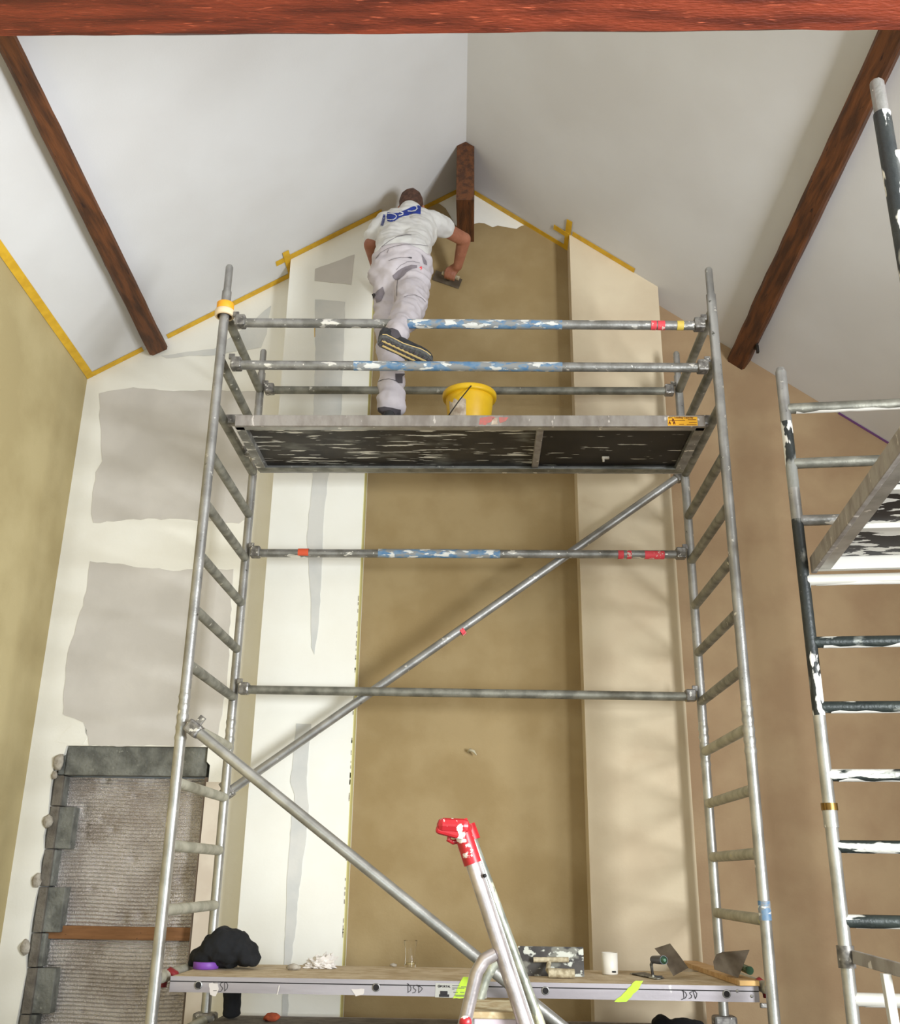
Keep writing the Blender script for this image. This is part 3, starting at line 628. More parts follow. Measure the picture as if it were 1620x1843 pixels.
poly('spray_mark',face_px(rag([(1144,1765),(1158,1765),(1150,1780),(1128,1803),(1106,1803),(1122,1788)],1.2,6),dy0,.0026),neon,sd,'neon yellow spray stripe right of centre',.0003)
P=[at(a,b,z=dz+.001) for a,b in ((834,1757),(851,1757),(852,1753),(838,1753))]; 
poly('paint_drip',face_px([(502,1773),(504,1774),(500,1790),(498,1791)],dy0,.0026),dripm,sd,th=.0003)
poly('paint_drip',face_px(rag([(376,1770),(392,1768),(394,1780),(388,1793),(378,1790)],1,5),dy0,.0012),dripm,sd,th=.0003)
poly('paint_drip',face_px(rag([(632,1780),(656,1780),(654,1790),(640,1793)],1,5),dy0,.0026),dripm,sd,th=.0003)

def topz(a,b): return at(a,b,z=dz)
# jacket
def blob_mesh(prims,voxel,sm=4,noise_amp=0,noise_sc=10,seed=0,fold=0):
    bm=bmesh.new()
    def sph(c,r,q=None):
        ret=bmesh.ops.create_icosphere(bm,subdivisions=2,radius=1)
        for v in ret['verts']:
            p=V(v.co.x*r[0],v.co.y*r[1],v.co.z*r[2]); p=q@p if q else p; v.co=Vector(c)+p
    for p in prims:
        if p[0]=='c':
            a,b,ra_,rb_=Vector(p[1]),Vector(p[2]),p[3],p[4]; n=max(1,int((b-a).length/(min(ra_,rb_)*.35)))
            for i in range(n+1):
                t=i/n; r=ra_+(rb_-ra_)*t; sph(a.lerp(b,t),(r,r,r))
        else: sph(p[1],p[2],p[3].to_matrix() if len(p)>3 and p[3] else None)
    me=bpy.data.meshes.new('tmp'); bm.to_mesh(me); bm.free()
    o=bpy.data.objects.new('tmp',me); COL.objects.link(o)
    m=o.modifiers.new('r','REMESH'); m.mode='VOXEL'; m.voxel_size=voxel; m.use_smooth_shade=True
    if sm: s=o.modifiers.new('s','SMOOTH'); s.factor=.5; s.iterations=sm
    dg=bpy.context.evaluated_depsgraph_get(); dg.update(); out=bpy.data.meshes.new_from_object(o.evaluated_get(dg))
    bpy.data.objects.remove(o); bpy.data.meshes.remove(me)
    if noise_amp:
        nr=[v.normal.copy() for v in out.vertices]
        for v,n in zip(out.vertices,nr):
            q=v.co*noise_sc+V(seed,seed*2,seed*3); v.co=v.co+n*noise_amp*(noise.noise(q)+.5*noise.noise(q*2.3))+n*fold*(.35-abs(noise.noise(V(v.co.x*6+seed,v.co.y*6,v.co.z*15+v.co.x*5)))*1.6)
    out.polygons.foreach_set('use_smooth',[True]*len(out.polygons)); return out
def blob(name,prims,voxel,m,parent=None,label=None,sm=4,amp=0,sc=10,seed=0,fold=0):
    me=blob_mesh(prims,voxel,sm,amp,sc,seed,fold); off=root_off(parent)
    me.transform(Matrix.Translation(-off)); me.materials.clear(); me.materials.append(m); me.name=name
    return link(name,me,parent,label)
jy=.45; J=lambda a,b: at(a,b,y=jy)
jc=J(410,1712); jk=thing('jacket',V(jc.x,jy,dz),'black jacket heaped on the left end of the plank, sleeve hanging below','jacket')
blob('jacket_heap',[('e',J(405,1712)+V(0,0,.01),(.12,.12,.085)),('e',J(400,1690),(.06,.07,.055)),('e',J(425,1692),(.055,.07,.05)),('e',J(440,1715),(.07,.09,.06)),('e',J(456,1722),(.035,.06,.045)),('e',J(375,1722),(.08,.09,.045)),('c',J(348,1734)+V(0,-.02,0),J(390,1730),.018,.04)],.008,blk,jk,sm=3,amp=.016,sc=16,seed=3)
sx_=at(414,1800,y=dy1+.09).x; blob('jacket_sleeve',[('c',V(sx_,dy1+.085,dz-.02),V(sx_+.012,dy1+.09,.90),.046,.044),('e',V(sx_+.012,dy1+.09,.875),(.047,.046,.024)),('c',V(sx_-.01,dy1-.02,dz+.03),V(sx_,dy1+.085,dz-.02),.04,.046)],.008,blk,jk,'hanging black sleeve',sm=3,amp=.005,sc=14,seed=6)
# purple tape roll, tissue, crumb, glass
p=topz(370,1744); tape_roll(V(p.x,p.y,dz+.001),.056,.042,.03,rolp,'purple tape roll lying on plank in front of black jacket')
p=topz(575,1744); me=MB(); 
bm=bmesh.new(); bmesh.ops.create_icosphere(bm,subdivisions=4,radius=1)
vs=[]
for v in bm.verts:
    n=abs(noise.noise(v.co*2.1+V(4,1,7)))*.75+abs(noise.noise(v.co*4.6))*.35; q=v.co*(.62+n)
    h=.8+.7*max(0,q.x)
    vs.append(V(p.x+q.x*.075,p.y+.03+q.y*.05,max(dz+.001,dz+.02+q.z*.042*h)))
fs=[[x.index for x in f.verts] for f in bm.faces]; bm.free()
single('crumpled_tissue',MB().add(vs,fs,False),paper,'crumpled white tissue on plank between jacket and glass','tissue')
p=topz(528,1746); single('plaster_crumb',lump(V(p.x,p.y,dz+.012),.026,31,(1.3,1,.55)),mort,'beige plaster lump on plank left of the white tissue','crumb')
p=topz(708,1741); single('plaster_crumb',lump(V(p.x,p.y,dz+.010),.014,33,(1.3,1,.6),1),mort,'small beige crumb on plank left of the glass','crumb')
p=topz(738,1741); g=thing('drinking_glass',V(p.x,p.y,dz),'clear flared glass standing on plank','glass')
obj('glass_body',MB().lathe(V(p.x,p.y,dz+.001),[(0,0),(.026,0),(.027,.005),(.024,.05),(.027,.085),(.033,.114),(.032,.1155),(.031,.114),(.025,.085),(.022,.05),(.023,.012),(0,.010)],40),glass,g).data.polygons.foreach_set('use_smooth',[False]*440)
obj('dregs',MB().lathe(V(p.x,p.y,dz+.0115),[(0,0),(.0222,0),(.0215,.008),(0,.008)],24),resg,g)
# big finishing trowel standing on its edge, handle towards the room
y0=.34
bl=[(933,1704),(1050,1706),(1053,1750),(938,1748)]
zf=at(1000,1752,y=y0).z
t=thing('plastering_trowel',V(at(993,1740,y=y0).x,y0,dz),'large plaster smeared trowel standing on edge on the plank, handle forward','trowel')
xa,xb=at(933,1725,y=y0).x,at(1051,1725,y=y0).x; ztop=at(990,1704,y=y0).z
tl=V(0,.14,1).normalized(); cB=V((xa+xb)/2,y0+.01,(dz+ztop)/2)
obj('blade',MB().box(cB,(xb-xa,.003,(ztop-dz)*1.005),(X,tl.cross(X)*-1,tl)),steelp,t)
hz0=at(990,1728,y=y0-.02).z; obj('tang',MB().path([V(at(960,1728,y=y0).x,y0-.012,hz0),V(at(1023,1728,y=y0).x,y0-.012,hz0+.002)],.011,12,flat=.9),creamh,t)
hb=[V(at(988,1732,y=y0).x,y0-.015,hz0-.01),V(at(986,1740,y=y0-.07).x,y0-.07,dz+.03),V(at(990,1747,y=y0-.1).x,y0-.095,dz+.022)]
obj('shank',MB().path(hb,.010,10),creamh,t)
obj('grip',MB().path([V(at(987,1746,y=y0-.1).x,y0-.1,dz+.022),V(at(1034,1746,y=y0-.1).x,y0-.1,dz+.021)],[.0195,.0185],14),creamh,t)
# white ceramic beaker
p=topz(1098,1754); m_=thing('white_beaker',V(p.x,p.y,dz),'white cylindrical beaker on plank beside the large trowel','beaker')
obj('body',MB().lathe(V(p.x,p.y,dz+.001),[(0,0),(.033,0),(.036,.004),(.037,.09),(.034,.09),(.033,.008),(0,.007)],32),mug,m_)
a=p+V(.016,-.0335,.014); obj('chip_mark',MB().box(V(p.x+.014,p.y-.0345,dz+.014),(.018,.004,.007)),dark,m_,'dark chip near the base')
# small trowel with arched handle (left of the wooden batten)
ya=.3
t=thing('gauging_trowel',V(at(1195,1740,y=ya).x,ya,dz),'small trowel leaning on plank, grey blade up and dark grip toward viewer','trowel')
bl=[at(1178,1707,y=ya+.05),at(1206,1698,y=ya+.06),at(1220,1716,y=ya+.04),at(1239,1742,y=ya),at(1212,1757,y=ya-.04),at(1196,1728,y=ya+.0)]
bl=[V(p.x,p.y,max(p.z,dz+.002)) for p in bl]
obj('blade',MB().prism(bl,V(.001,.003,0)),steel,t)
g0=at(1196,1728,y=ya+.02); g1=at(1178,1729,y=ya-.01)
g0=at(1176,1727,y=ya+.05); g1=at(1195,1728,y=ya-.06)
obj('grip',MB().path([g0,g0.lerp(g1,.5),g1],[.016,.0175,.0175],14),torch,t)
obj('grip_end',MB().path([g1,g1+(g1-g0).normalized()*.006,g1+(g1-g0).normalized()*.01],[.0165,.014,.006],14),lens,t,'shiny green grip end')
obj('shank',MB().path([g0+V(0,0,0),V(g0.x-.012,g0.y-.01,g0.z-.02),V(g0.x-.01,g0.y-.03,dz+.008),V(g0.x+.03,g0.y-.03,dz+.006)],.007,10),steelp,t)
# flat dark blade lying
P=[topz(1134,1754),topz(1160,1752),topz(1196,1762),topz(1182,1764)]
P=[V(q.x,q.y,dz+.003) for q in P]; single('putty_knife',MB().prism(P,V(0,0,.003)),steelp,'dark flat blade lying on plank left of small trowel','knife')
# wooden lath
a=topz(1240,1738); b=topz(1345,1772); a.z=b.z=dz+.012; b=V(at(1345,1767,y=dy0+.02).x,dy0-.015,dz+.012); d=(b-a).normalized(); n=V(-d.y,d.x,0)
t=thing('wooden_lath',V((a.x+b.x)/2,(a.y+b.y)/2,dz),'pale wooden lath lying slanted on the right end of plank','lath')
obj('board',MB().box((a+b)/2,((b-a).length,.085,.022),(d,n,Z),bev=.002),woodl,t); obj('sawn_end',MB().box(b+d*.0006,(.0015,.078,.018),(d,n,Z)),woode,t,'bright sawn end')
# bucket trowel leaning on the lath
yb_=dy0+.09
P=[at(1284,1731,y=yb_+.03),at(1290,1718,y=yb_+.05),at(1300,1714,y=yb_+.06),at(1349,1710,y=yb_+.06),at(1329,1760,y=yb_-.01),at(1286,1745,y=yb_+.01)]
t=thing('bucket_trowel',V(at(1315,1745,y=yb_).x,yb_,dz+.024),'wide grey trowel blade propped on the wooden lath','trowel')
obj('blade',MB().prism(P,V(.0,.003,.001)),steel,t)
g0=at(1338,1742,y=yb_+.06); g1=at(1350,1747,y=yb_+.0); g0.z=max(g0.z,dz+.05)
obj('grip',MB().path([g0,g1],[.016,.017],14),lens,t,'dark greenish grip'); obj('shank',MB().path([g0,g0+V(-.03,.012,-.012)],.007,8),steelp,t)

# lower plank on the next rung and things on it
lz_=Z0-SP*13+.02; y2a,y2b=.30,.93
lowp=thing('staging_plank',((.1+L-.1)/2,(y2a+y2b)/2,lz_-.07),'lower grey plank barely visible along the bottom of the photo','plank')
obj('deck_top',MB().box((L/2,(y2a+y2b)/2,lz_-.01),(L-.16,y2b-y2a-.02,.02)),conc2,lowp); obj('side_rail',MB().box((L/2,y2a,lz_-.04),(L-.16,.02,.08)),alud,lowp); obj('side_rail',MB().box((L/2,y2b,lz_-.04),(L-.16,.02,.08)),alud,lowp)
p=at(488,1843,y=.75); blob_o=lump(V(p.x,.75,lz_+.016),.035,41,(1.1,.8,.6)); single('orange_rag',blob_o,mk('orange_cloth',S(200,96,60),.9,col2=S(150,70,44),ns=30),'orange rag on lower plank at bottom edge','rag')
o=blob('black_rag',[('e',at(1192,1843,y=.7),(.05,.05,.045)),('e',at(1225,1848,y=.7),(.07,.05,.04)),('e',at(1252,1850,y=.7),(.05,.05,.03)),('e',V(at(1220,1843,y=.7).x,.7,lz_+.02),(.11,.06,.02))],.008,blk,None,sm=3,amp=.01,sc=18)
c=V(at(1220,1843,y=.7).x,.7,lz_); o.data.transform(Matrix.Translation(-c)); o.location=c; tag(o,'black rag bundled on lower plank under the staging plank','rag')

# ------------------------------------------------------------------ second tower at the right
tw=V(2.655,-.467,0); psi=.105; ux=V(math.cos(psi),-math.sin(psi),0); uy=V(math.sin(psi),math.cos(psi),0)
T2=thing('scaffold_tower',tw+ux*.45-uy*.8,'black and white paint spattered scaffold tower at the right edge','scaffold')
Z2=1.945+1.5; near=-1.64
def t2(a,b,z): return tw+ux*a+uy*b+V(0,0,z)
nz_=at(1575,147,y=t2(0,near,0).y).z; fz_=at(1393,663,y=tw.y).z
zj1=at(1492,1482,y=tw.y).z; zj2=at(1467,1288,y=tw.y).z; zj0=at(1408,745,y=tw.y).z; zja=at(1425,860,y=tw.y).z
segs=[(fz_-.02,zj0-.04,alu),(zj0-.04,zja-.05,blackp),(zja-.05,zja-.19,alu),(zja-.19,zj2,blackp),(zj2,zj1,aluc),(zj1,.15,aluc)]
for a,b,m in segs: obj('upright',MB().tube(t2(0,0,b),t2(0,0,a),TR*.98),m,T2)
obj('upright_cap',MB().path([t2(0,0,fz_-.02),t2(0,0,fz_)],[TR*.98,.016]),alu,T2)
obj('joint_sleeve',collar(t2(0,0,zj1+.03),.0275,.09),aluc,T2)
gz=at(1490,1452,y=tw.y).z; obj('band',collar(t2(0,0,gz),.031,.026),brass,T2,'brass coloured ring on upright')
obj('upright',MB().tube(t2(.89,0,.15),t2(.89,0,fz_),TR),blackp,T2)
for b_ in (0,.89): obj('upright',MB().tube(t2(b_,near,.15),t2(b_,near,nz_-.12),TR),blackp,T2); obj('spigot',MB().path([t2(b_,near,nz_-.13),t2(b_,near,nz_-.01),t2(b_,near,nz_)],[.0215,.0215,.017],8),alup,T2)
for k in range(13):
    z=Z2-SP*k
    if z<.2: break
    m=[rungm,rungm,alup,whiter,blackr,blackr,blackr,blackr,blackr,whiter][min(k,9)]
    obj('rung',MB().tube(t2(.01,0,z),t2(.88,0,z),TR*.95,12),m,T2); obj('rung',MB().tube(t2(.01,near,z),t2(.88,near,z),TR*.95,12),whiter if k==0 else blackr,T2)
def crust(a,b,r,seed):                           # paint dried along the underside of a rung
    d=b-a; n=26; K=6; vs=[]; side=d.normalized().cross(Z).normalized()
    for i in range(n+1):
        p=a+d*(i/n); w_=[noise.noise(V(i*.37,seed*3.1+s,2)) for s in (0,9)]
        a0=-math.pi/2-(.45+1.1*w_[0]); a1_=-math.pi/2+(.6+1.1*w_[1])
        for k in range(K+1):
            t=a0+(a1_-a0)*k/K; vs.append(p+side*math.cos(t)*r+Z*math.sin(t)*r)
    return MB().add(vs,[(i*(K+1)+k,i*(K+1)+k+1,(i+1)*(K+1)+k+1,(i+1)*(K+1)+k) for i in range(n) for k in range(K)],True)
crustm=mk('dried_white_paint',S(226,222,214),.6)
for k,rg in enumerate([c for c in T2.children if c.name.startswith('rung')]):
    if 'black' in rg.data.materials[0].name or k%3==0:
        v=[x.co for x in rg.data.vertices]; o_=root_off(rg); a=sum(v[:12],V(0,0,0))/12+o_; b=sum(v[12:24],V(0,0,0))/12+o_
        obj('paint_crust',crust(a+(b-a)*.04,b,TR*.95+.0012,k),crustm,rg,'dried white paint')
# its deck
dz2=Z2-SP*3; 
dk2=thing('scaffold_platform',t2(.4,near/2,dz2),'black scaffold deck with white paint on the right hand tower','platform')
zA=dz2+.03; zB=dz2+.1
obj('deck_board',MB().box(t2(.42,near/2-.02,zB-.012),(.74,-near-.1,.02),(ux,uy,Z)),deck2u,dk2); 
obj('side_rail',MB().box(t2(.045,near/2-.02,(zA+zB)/2),(.022,-near+.06,zB-zA),(ux,uy,Z),bev=.003),facia,dk2,'grey deck side rail with flaking paint')
obj('side_rail',MB().box(t2(.80,near/2-.02,(zA+zB)/2),(.022,-near+.06,zB-zA),(ux,uy,Z),bev=.003),facia,dk2)
obj('edge_flange',MB().box(t2(.075,near/2-.02,zA+.003),(.05,-near,.005),(ux,uy,Z)),aluc,dk2)
obj('end_rail',MB().box(t2(.42,-.035,(zA+zB)/2),(.74,.03,zB-zA),(ux,uy,Z),bev=.003),whiter,dk2); obj('end_rail',MB().box(t2(.42,near+.03,(zA+zB)/2),(.74,.03,zB-zA),(ux,uy,Z),bev=.003),whiter,dk2)
for yy in np.linspace(-.45,near+.4,3): obj('cross_bar',MB().box(t2(.42,yy,zB-.03),(.72,.04,.02),(ux,uy,Z)),whiter,dk2)
# stabiliser clamp and bars at lower right
cz=at(1529,1722,y=tw.y).z; obj('stabiliser_clamp',collar(t2(0,0,cz),.031,.075),castm,T2)
a=t2(.02,-.03,at(1532,1722,y=tw.y-.03).z); b=at(1660,1757,y=tw.y-.35); d=(b-a).normalized()
obj('stabiliser_bar',MB().box((a+b)/2,((b-a).length,.015,.045),(d,d.cross(Z).normalized(),d.cross(Z).normalized().cross(d)),bev=.003),facia,T2,'flat grey stabiliser bar')
a=at(1594,1752,y=tw.y-.22); b=at(1612,1860,y=tw.y-.25); d=(b-a).normalized(); b=a+d*.9
obj('stabiliser_leg',MB().box((a+b)/2,((b-a).length,.03,.03),(d,Y,d.cross(Y).normalized()),bev=.003),whiter,T2,'white square stabiliser tube')

# ------------------------------------------------------------------ step ladder in the foreground
lyn,lyf=-1.40,-1.06
lad=thing('step_ladder',V(at(900,1843,y=lyn).x,-1.23,0),'aluminium platform step ladder with red plastic top in the foreground','ladder')
def to_floor(a,b): return a+(b-a)*((a.z-.02)/(a.z-b.z))
def stile(pa,pb,y,m,r,fl):
    a=at(*pa,y=y); b=to_floor(a,at(*pb,y=y)); return obj('stile',MB().path([a,b],r,12,flat=fl,upv=Y),m,lad),a,b
s1,a1,b1=stile((832,1496),(945,1843),lyn,ladal,.0245,.85)
a2_=at(846,1502,y=lyf); b2_=to_floor(a2_,at(972,1843,y=lyf)); obj('stile',MB().path([a2_,b2_],.021,12,flat=.8,upv=Y),ladal2,lad)
obj('web_rib',MB().path([a1.lerp(b1,.05)+V(.022,-.004,.0),b1+V(.022,-.004,0)],.005,6),aluc,lad)
# red head
ax=(b1-a1).normalized(); hd=obj('red_head',MB().path([a1-ax*.03,a1+ax*.095],[.0285,.029],16,flat=.9,upv=Y),redp,lad,'red plastic cap spattered with white paint')
q=at(812,1484,y=lyn); w_=at(787,1484,y=lyn); e_=at(846,1484,y=lyn)
mb=MB().box((w_+e_)/2+V(0,0,-.004),((e_-w_).x,.085,at(815,1471,y=lyn).z-at(815,1497,y=lyn).z),(V(1,0,-.03).normalized(),Y,V(.03,0,1).normalized()),bev=.017); obj('handle_grip',mb,redp,lad)
mb=MB().box(at(812,1499,y=lyn),(.09,.07,.025),(V(1,0,-.25).normalized(),Y,V(.25,0,1).normalized()),bev=.008); obj('handle_lip',mb,redp,lad)
hk=at(812,1508,y=lyn); obj('hanging_hook',MB().path([hk+V(.012,0,.012),hk+V(-.004,0,.008),hk+V(-.008,0,-.006),hk+V(.006,0,-.012),hk+V(.022,0,-.008)],.007,10),redp,lad)
e2=at(847,1490,y=lyf+.02); obj('red_head',MB().path([a2_-(b2_-a2_).normalized()*.03,a2_+(b2_-a2_).normalized()*.02],[.028,.028],14),redp,lad); obj('top_bar',MB().path([at(828,1488,y=lyn),at(842,1490,y=lyf)],.016,12),redp,lad)
obj('bolt',MB().lathe(at(866,1576,y=lyn)+V(.01,-.026,0),[(0,-.002),(.006,0),(.006,.006)],10,axis=Y),dark,lad)
# bent rear legs
def rearleg(pp,y,m,r):
    P=[at(a,b,y=y) for a,b in pp]; P.append(to_floor(P[-2],P[-1])); del P[-2]
    Q=[P[0]]
    for i in range(1,len(P)-1): Q+= [P[i].lerp(P[i-1],.3),P[i],P[i].lerp(P[i+1],.12 if i==len(P)-2 else .3)]
    Q.append(P[-1]); return obj('rear_leg',MB().path(Q,r,12,flat=.8,upv=Y),m,lad)
rl=rearleg([(893,1716),(872,1727),(858,1750),(836,1843)],lyn,ladal,.023)
rl2=rearleg([(905,1722),(888,1735),(874,1760),(858,1810)],lyf,ladal2,.021)
p=at(838,1838,y=lyn); obj('red_button',MB().lathe(p+V(0,-.024,0),[(0,-.006),(.014,-.004),(.017,.004)],16,axis=Y),redp,rl)
pa,pb=at(836,1822,y=lyn),at(935,1826,y=lyn); zt=at(885,1826,y=lyn).z
obj('platform_step',MB().box(((pa.x+pb.x)/2+.01,(lyn+lyf)/2,zt-.005),(pb.x-pa.x-.0,.30,.018),bev=.004),stepm,lad,'cream dusty ladder platform')
obj('step_edge',MB().box(((pa.x+pb.x)/2+.01,lyn+.035,zt-.04),(pb.x-pa.x-.03,.02,.055),bev=.004),stepl,lad)
for k in range(1,4):
    t=.44+.16*k; c=(a1.lerp(b1,t)+a2_.lerp(b2_,t))/2; obj('tread',MB().box(c,(.09,.30,.022),bev=.004),ladal,lad)

# cable stub on the brown panel
p=at(843,1353,y=YB-.006); q=at(858,1362,y=YB-.03)
single('cable_stub',MB().path([V(p.x,YB-.0065,p.z),V(p.x+.01,YB-.045,p.z+.006),V(p.x+.03,YB-.05,p.z-.002),V(p.x+.045,YB-.04,p.z-.02)],[.008,.0085,.008,.003],8),sockm,'pale cable stub poking out of brown plaster panel','cable')

# ------------------------------------------------------------------ the worker
def M_(px,py,y): return at(px,py,y=y)
hipL,kneeL,ankL=M_(700,505,.47),M_(702,616,.43),M_(704,731,.31)
hipR,kneeR,ankR=M_(742,500,.47),M_(740,550,.30),M_(714,603,-.03)
neck,headc=M_(737,383,.70),M_(740,374,.80)
shL,shR=M_(689,404,.68),M_(786,400,.72)
elR,wrR=M_(835,431,.93),M_(824,479,1.10)
elL,wrL=M_(667,441,.64),M_(682,500,.92)
pel=(hipL+hipR)/2
man=thing('person',V(pel.x,.4,pt),'worker seen from behind in white shirt and work trousers, troweling plaster','person')
hc=V(1.142,1.165,wrR.z-.085)                      # fist centre on the trowel handle
hc=M_(811,496,1.165)
u=V(.93,0,-.37).normalized(); vv=Y; w=u.cross(vv)*1; w=V(.37,0,.93).normalized()
body=[('c',neck,headc+V(0,.0,-.04),.058,.056),('e',headc+V(0,.01,.02),(.076,.097,.105)),('e',headc+V(0,.06,-.045),(.055,.06,.06)),('e',headc+V(0,.115,-.015),(.013,.02,.02)),
 ('e',headc+V(-.078,.01,-.01),(.012,.02,.032)),('e',headc+V(.078,.01,-.01),(.012,.02,.032)),
 ('c',shL+V(0,.02,0),shR+V(0,.02,0),.05,.05),('c',neck+V(0,.02,-.05),pel+V(0,.02,.1),.075,.09),('c',pel+V(-.05,0,.02),pel+V(.05,0,.02),.11,.11),
 ('c',shR+V(0,.01,-.012),elR,.05,.046),('c',elR,wrR,.047,.031),('c',shL,elL,.055,.043),('c',elL,wrL,.043,.029),
 ('c',hipL,kneeL,.07,.05),('c',kneeL,ankL,.05,.035),('c',hipR,kneeR,.07,.05),('c',kneeR,ankR,.05,.035),
 ('c',wrR,hc+w*.04-vv*.012,.030,.034),('e',hc+w*.022-vv*.024,(.046,.022,.036))]
for i in range(4):
    s=(i-1.5)*.0205; ln=[.9,1.0,.96,.85][i]
    k=[hc+u*s+w*.024-vv*.032,hc+u*s-w*.004*ln-vv*.037*ln,hc+u*s-w*.026*ln-vv*.016,hc+u*s-w*.022*ln+vv*.012]
    for a,b,ra_,rb_ in ((k[0],k[1],.0105,.0098),(k[1],k[2],.0098,.0092),(k[2],k[3],.0092,.0082)): body.append(('c',a,b,ra_,rb_))
th_=[hc+w*.045-u*.02,hc-u*.046+w*.02+vv*.006,hc-u*.03-w*.004+vv*.026]
for a,b,ra_,rb_ in ((th_[0],th_[1],.013,.0115),(th_[1],th_[2],.0115,.0095)): body.append(('c',a,b,ra_,rb_))
# left hand, relaxed in front of him
hl=wrL+V(.015,.075,-.03); fd=V(.12,.9,-.42).normalized()
body+= [('c',wrL,hl,.028,.031),('e',hl,(.042,.042,.022))]
for i in range(4):
    s=(i-1.5)*.021; ln=[.9,1,.95,.8][i]; b0=hl+X*s+fd*.035; b1_=b0+fd*.035*ln; b2=b1_+(fd+V(0,-.1,-.8)).normalized()*.026*ln; b3=b2+V(0,-.35,-.9).normalized()*.022*ln
    body+= [('c',b0,b1_,.010,.0095),('c',b1_,b2,.0095,.009),('c',b2,b3,.009,.008)]
body+= [('c',hl+X*.03-fd*.01,hl+X*.052+fd*.03+V(0,0,-.012),.0125,.011),('c',hl+X*.052+fd*.03+V(0,0,-.012),hl+X*.055+fd*.055+V(0,0,-.025),.011,.009)]
blob('body',body,.0065,skin,man,'tanned skin of arms, neck and head',sm=3)
hr=blob('hair',[('e',headc+V(0,0.0,.028),(.080,.101,.102)),('e',headc+V(0,-.03,-.01),(.074,.072,.07))],.007,hair,man,'close cropped dark hair',sm=2)
me=hr.data; bm=bmesh.new(); bm.from_mesh(me); lo=headc-root_off(man)
bmesh.ops.bisect_plane(bm,geom=bm.verts[:]+bm.edges[:]+bm.faces[:],plane_co=lo+V(0,.02,-.02),plane_no=V(0,.75,-.66).normalized(),clear_outer=True); bm.to_mesh(me); bm.free()
for sx in (-1,1): obj('eye',MB().lathe(headc+V(sx*.03,.094,.005),[(0,0),(.008,.002),(.01,.006),(.008,.01),(0,.012)],12,axis=Y),logow,man)
# T-shirt
mid=neck.lerp(pel,.5)
sl=shR.lerp(elR,.26); sll=shL.lerp(elL,.72); C1=(shL+shR)/2
sh=[('c',neck+V(-.065,0,-.09),pel+V(-.06,-.01,.14),.108,.105),('c',neck+V(.065,0,-.09),pel+V(.06,-.01,.14),.108,.105),('c',shL+V(.03,0,-.01),shR+V(-.03,0,-.01),.085,.085),('e',C1+V(0,-.01,-.08),(.178,.118,.15)),('e',mid+V(-.005,.0,.0),(.172,.118,.18)),('e',pel+V(0,.01,.15),(.165,.12,.15)),('c',neck+V(0,-.015,-.03),neck+V(0,0,.0),.085,.072),
 ('c',shR+V(-.025,0,-.01),sl,.078,.071),('c',shL+V(.02,0,0),sll,.082,.068)]
tee=blob('tshirt',sh,.008,shirt,man,'white t-shirt with blue back print',sm=5,amp=.006,sc=13,seed=2,fold=.010)
# trousers
tr=[('e',pel+V(0.004,-.004,.12),(.182,.138,.095)),('e',pel+V(.03,-.01,.06),(.165,.138,.11)),('e',pel+V(-.01,-.02,.02),(.178,.138,.14)),('c',pel+V(-.06,-.035,-.02),pel+V(.07,-.035,-.02),.105,.11),
 ('c',hipL,kneeL,.10,.078),('c',kneeL,ankL+V(0,0,.05),.078,.076),('c',ankL+V(0,0,.05),ankL+V(0,0,-.005),.076,.074),
 ('c',hipR+V(0,-.01,0),kneeR,.108,.092),('c',kneeR,kneeR.lerp(ankR,.75),.094,.07),('c',kneeR.lerp(ankR,.75),ankR+V(0,.015,.02),.07,.062)]
trs=blob('trousers',tr,.009,trou,man,'white work trousers with grey pocket patches',sm=4,amp=.011,sc=10,seed=9,fold=.017)
bv={}
def bvh(o):
    bm=bmesh.new(); bm.from_mesh(o.data); bmesh.ops.translate(bm,verts=bm.verts,vec=root_off(o)); t=BVHTree.FromBMesh(bm); bm.free(); return t
bts,btt=bvh(tee),bvh(trs)
def decal(name,pts,m,targets,parent,off=.002,maxlen=3.0,label=None):   # a cloth patch laid on the garment surface
    bm=bmesh.new(); vs=[bm.verts.new((a,b,0)) for a,b in pts]; f=bm.faces.new(vs); bmesh.ops.triangulate(bm,faces=[f])
    for _ in range(5):
        es=[e for e in bm.edges if e.calc_length()>maxlen]
        if not es: break
        bmesh.ops.subdivide_edges(bm,edges=es,cuts=1); bmesh.ops.triangulate(bm,faces=bm.faces[:])
    kill=[]; o_=root_off(parent)
    for v in bm.verts:
        d=ray(v.co.x,v.co.y).normalized(); best=None
        for t in targets:
            h=t.ray_cast(CAM,d)
            if h[0] is not None and (best is None or h[3]<best[3]): best=h
        if best is None: kill.append(v)
        else: v.co=best[0]+best[1]*off-o_
    bmesh.ops.delete(bm,geom=kill,context='VERTS')
    me=bpy.data.meshes.new(name); bm.to_mesh(me); bm.free(); me.materials.append(m); return link(name,me,parent,label)
def stroke(pts,w):
    L_,R_=[],[]
    for i,p in enumerate(pts):
        a=pts[max(i-1,0)]; b=pts[min(i+1,len(pts)-1)]; dx,dy=b[0]-a[0],b[1]-a[1]; l=math.hypot(dx,dy) or 1; L_.append((p[0]-dy/l*w/2,p[1]+dx/l*w/2)); R_.append((p[0]+dy/l*w/2,p[1]-dx/l*w/2))
    return L_+R_[::-1]
Zm=lambda pts: [(640+a/7.364,340+b/7.364) for a,b in pts]
T=[bts]
decal('back_print',Zm([(425,312),(500,322),(570,320),(640,290),(720,250),(800,225),(868,212),(862,340),(800,328),(740,335),(690,355),(630,365),(580,385),(545,410),(510,435),(460,440),(420,425),(413,370)]),blue,T,tee,.002,2.5,'blue logo print across the shoulders')
bp=[c for c in tee.children][-1]
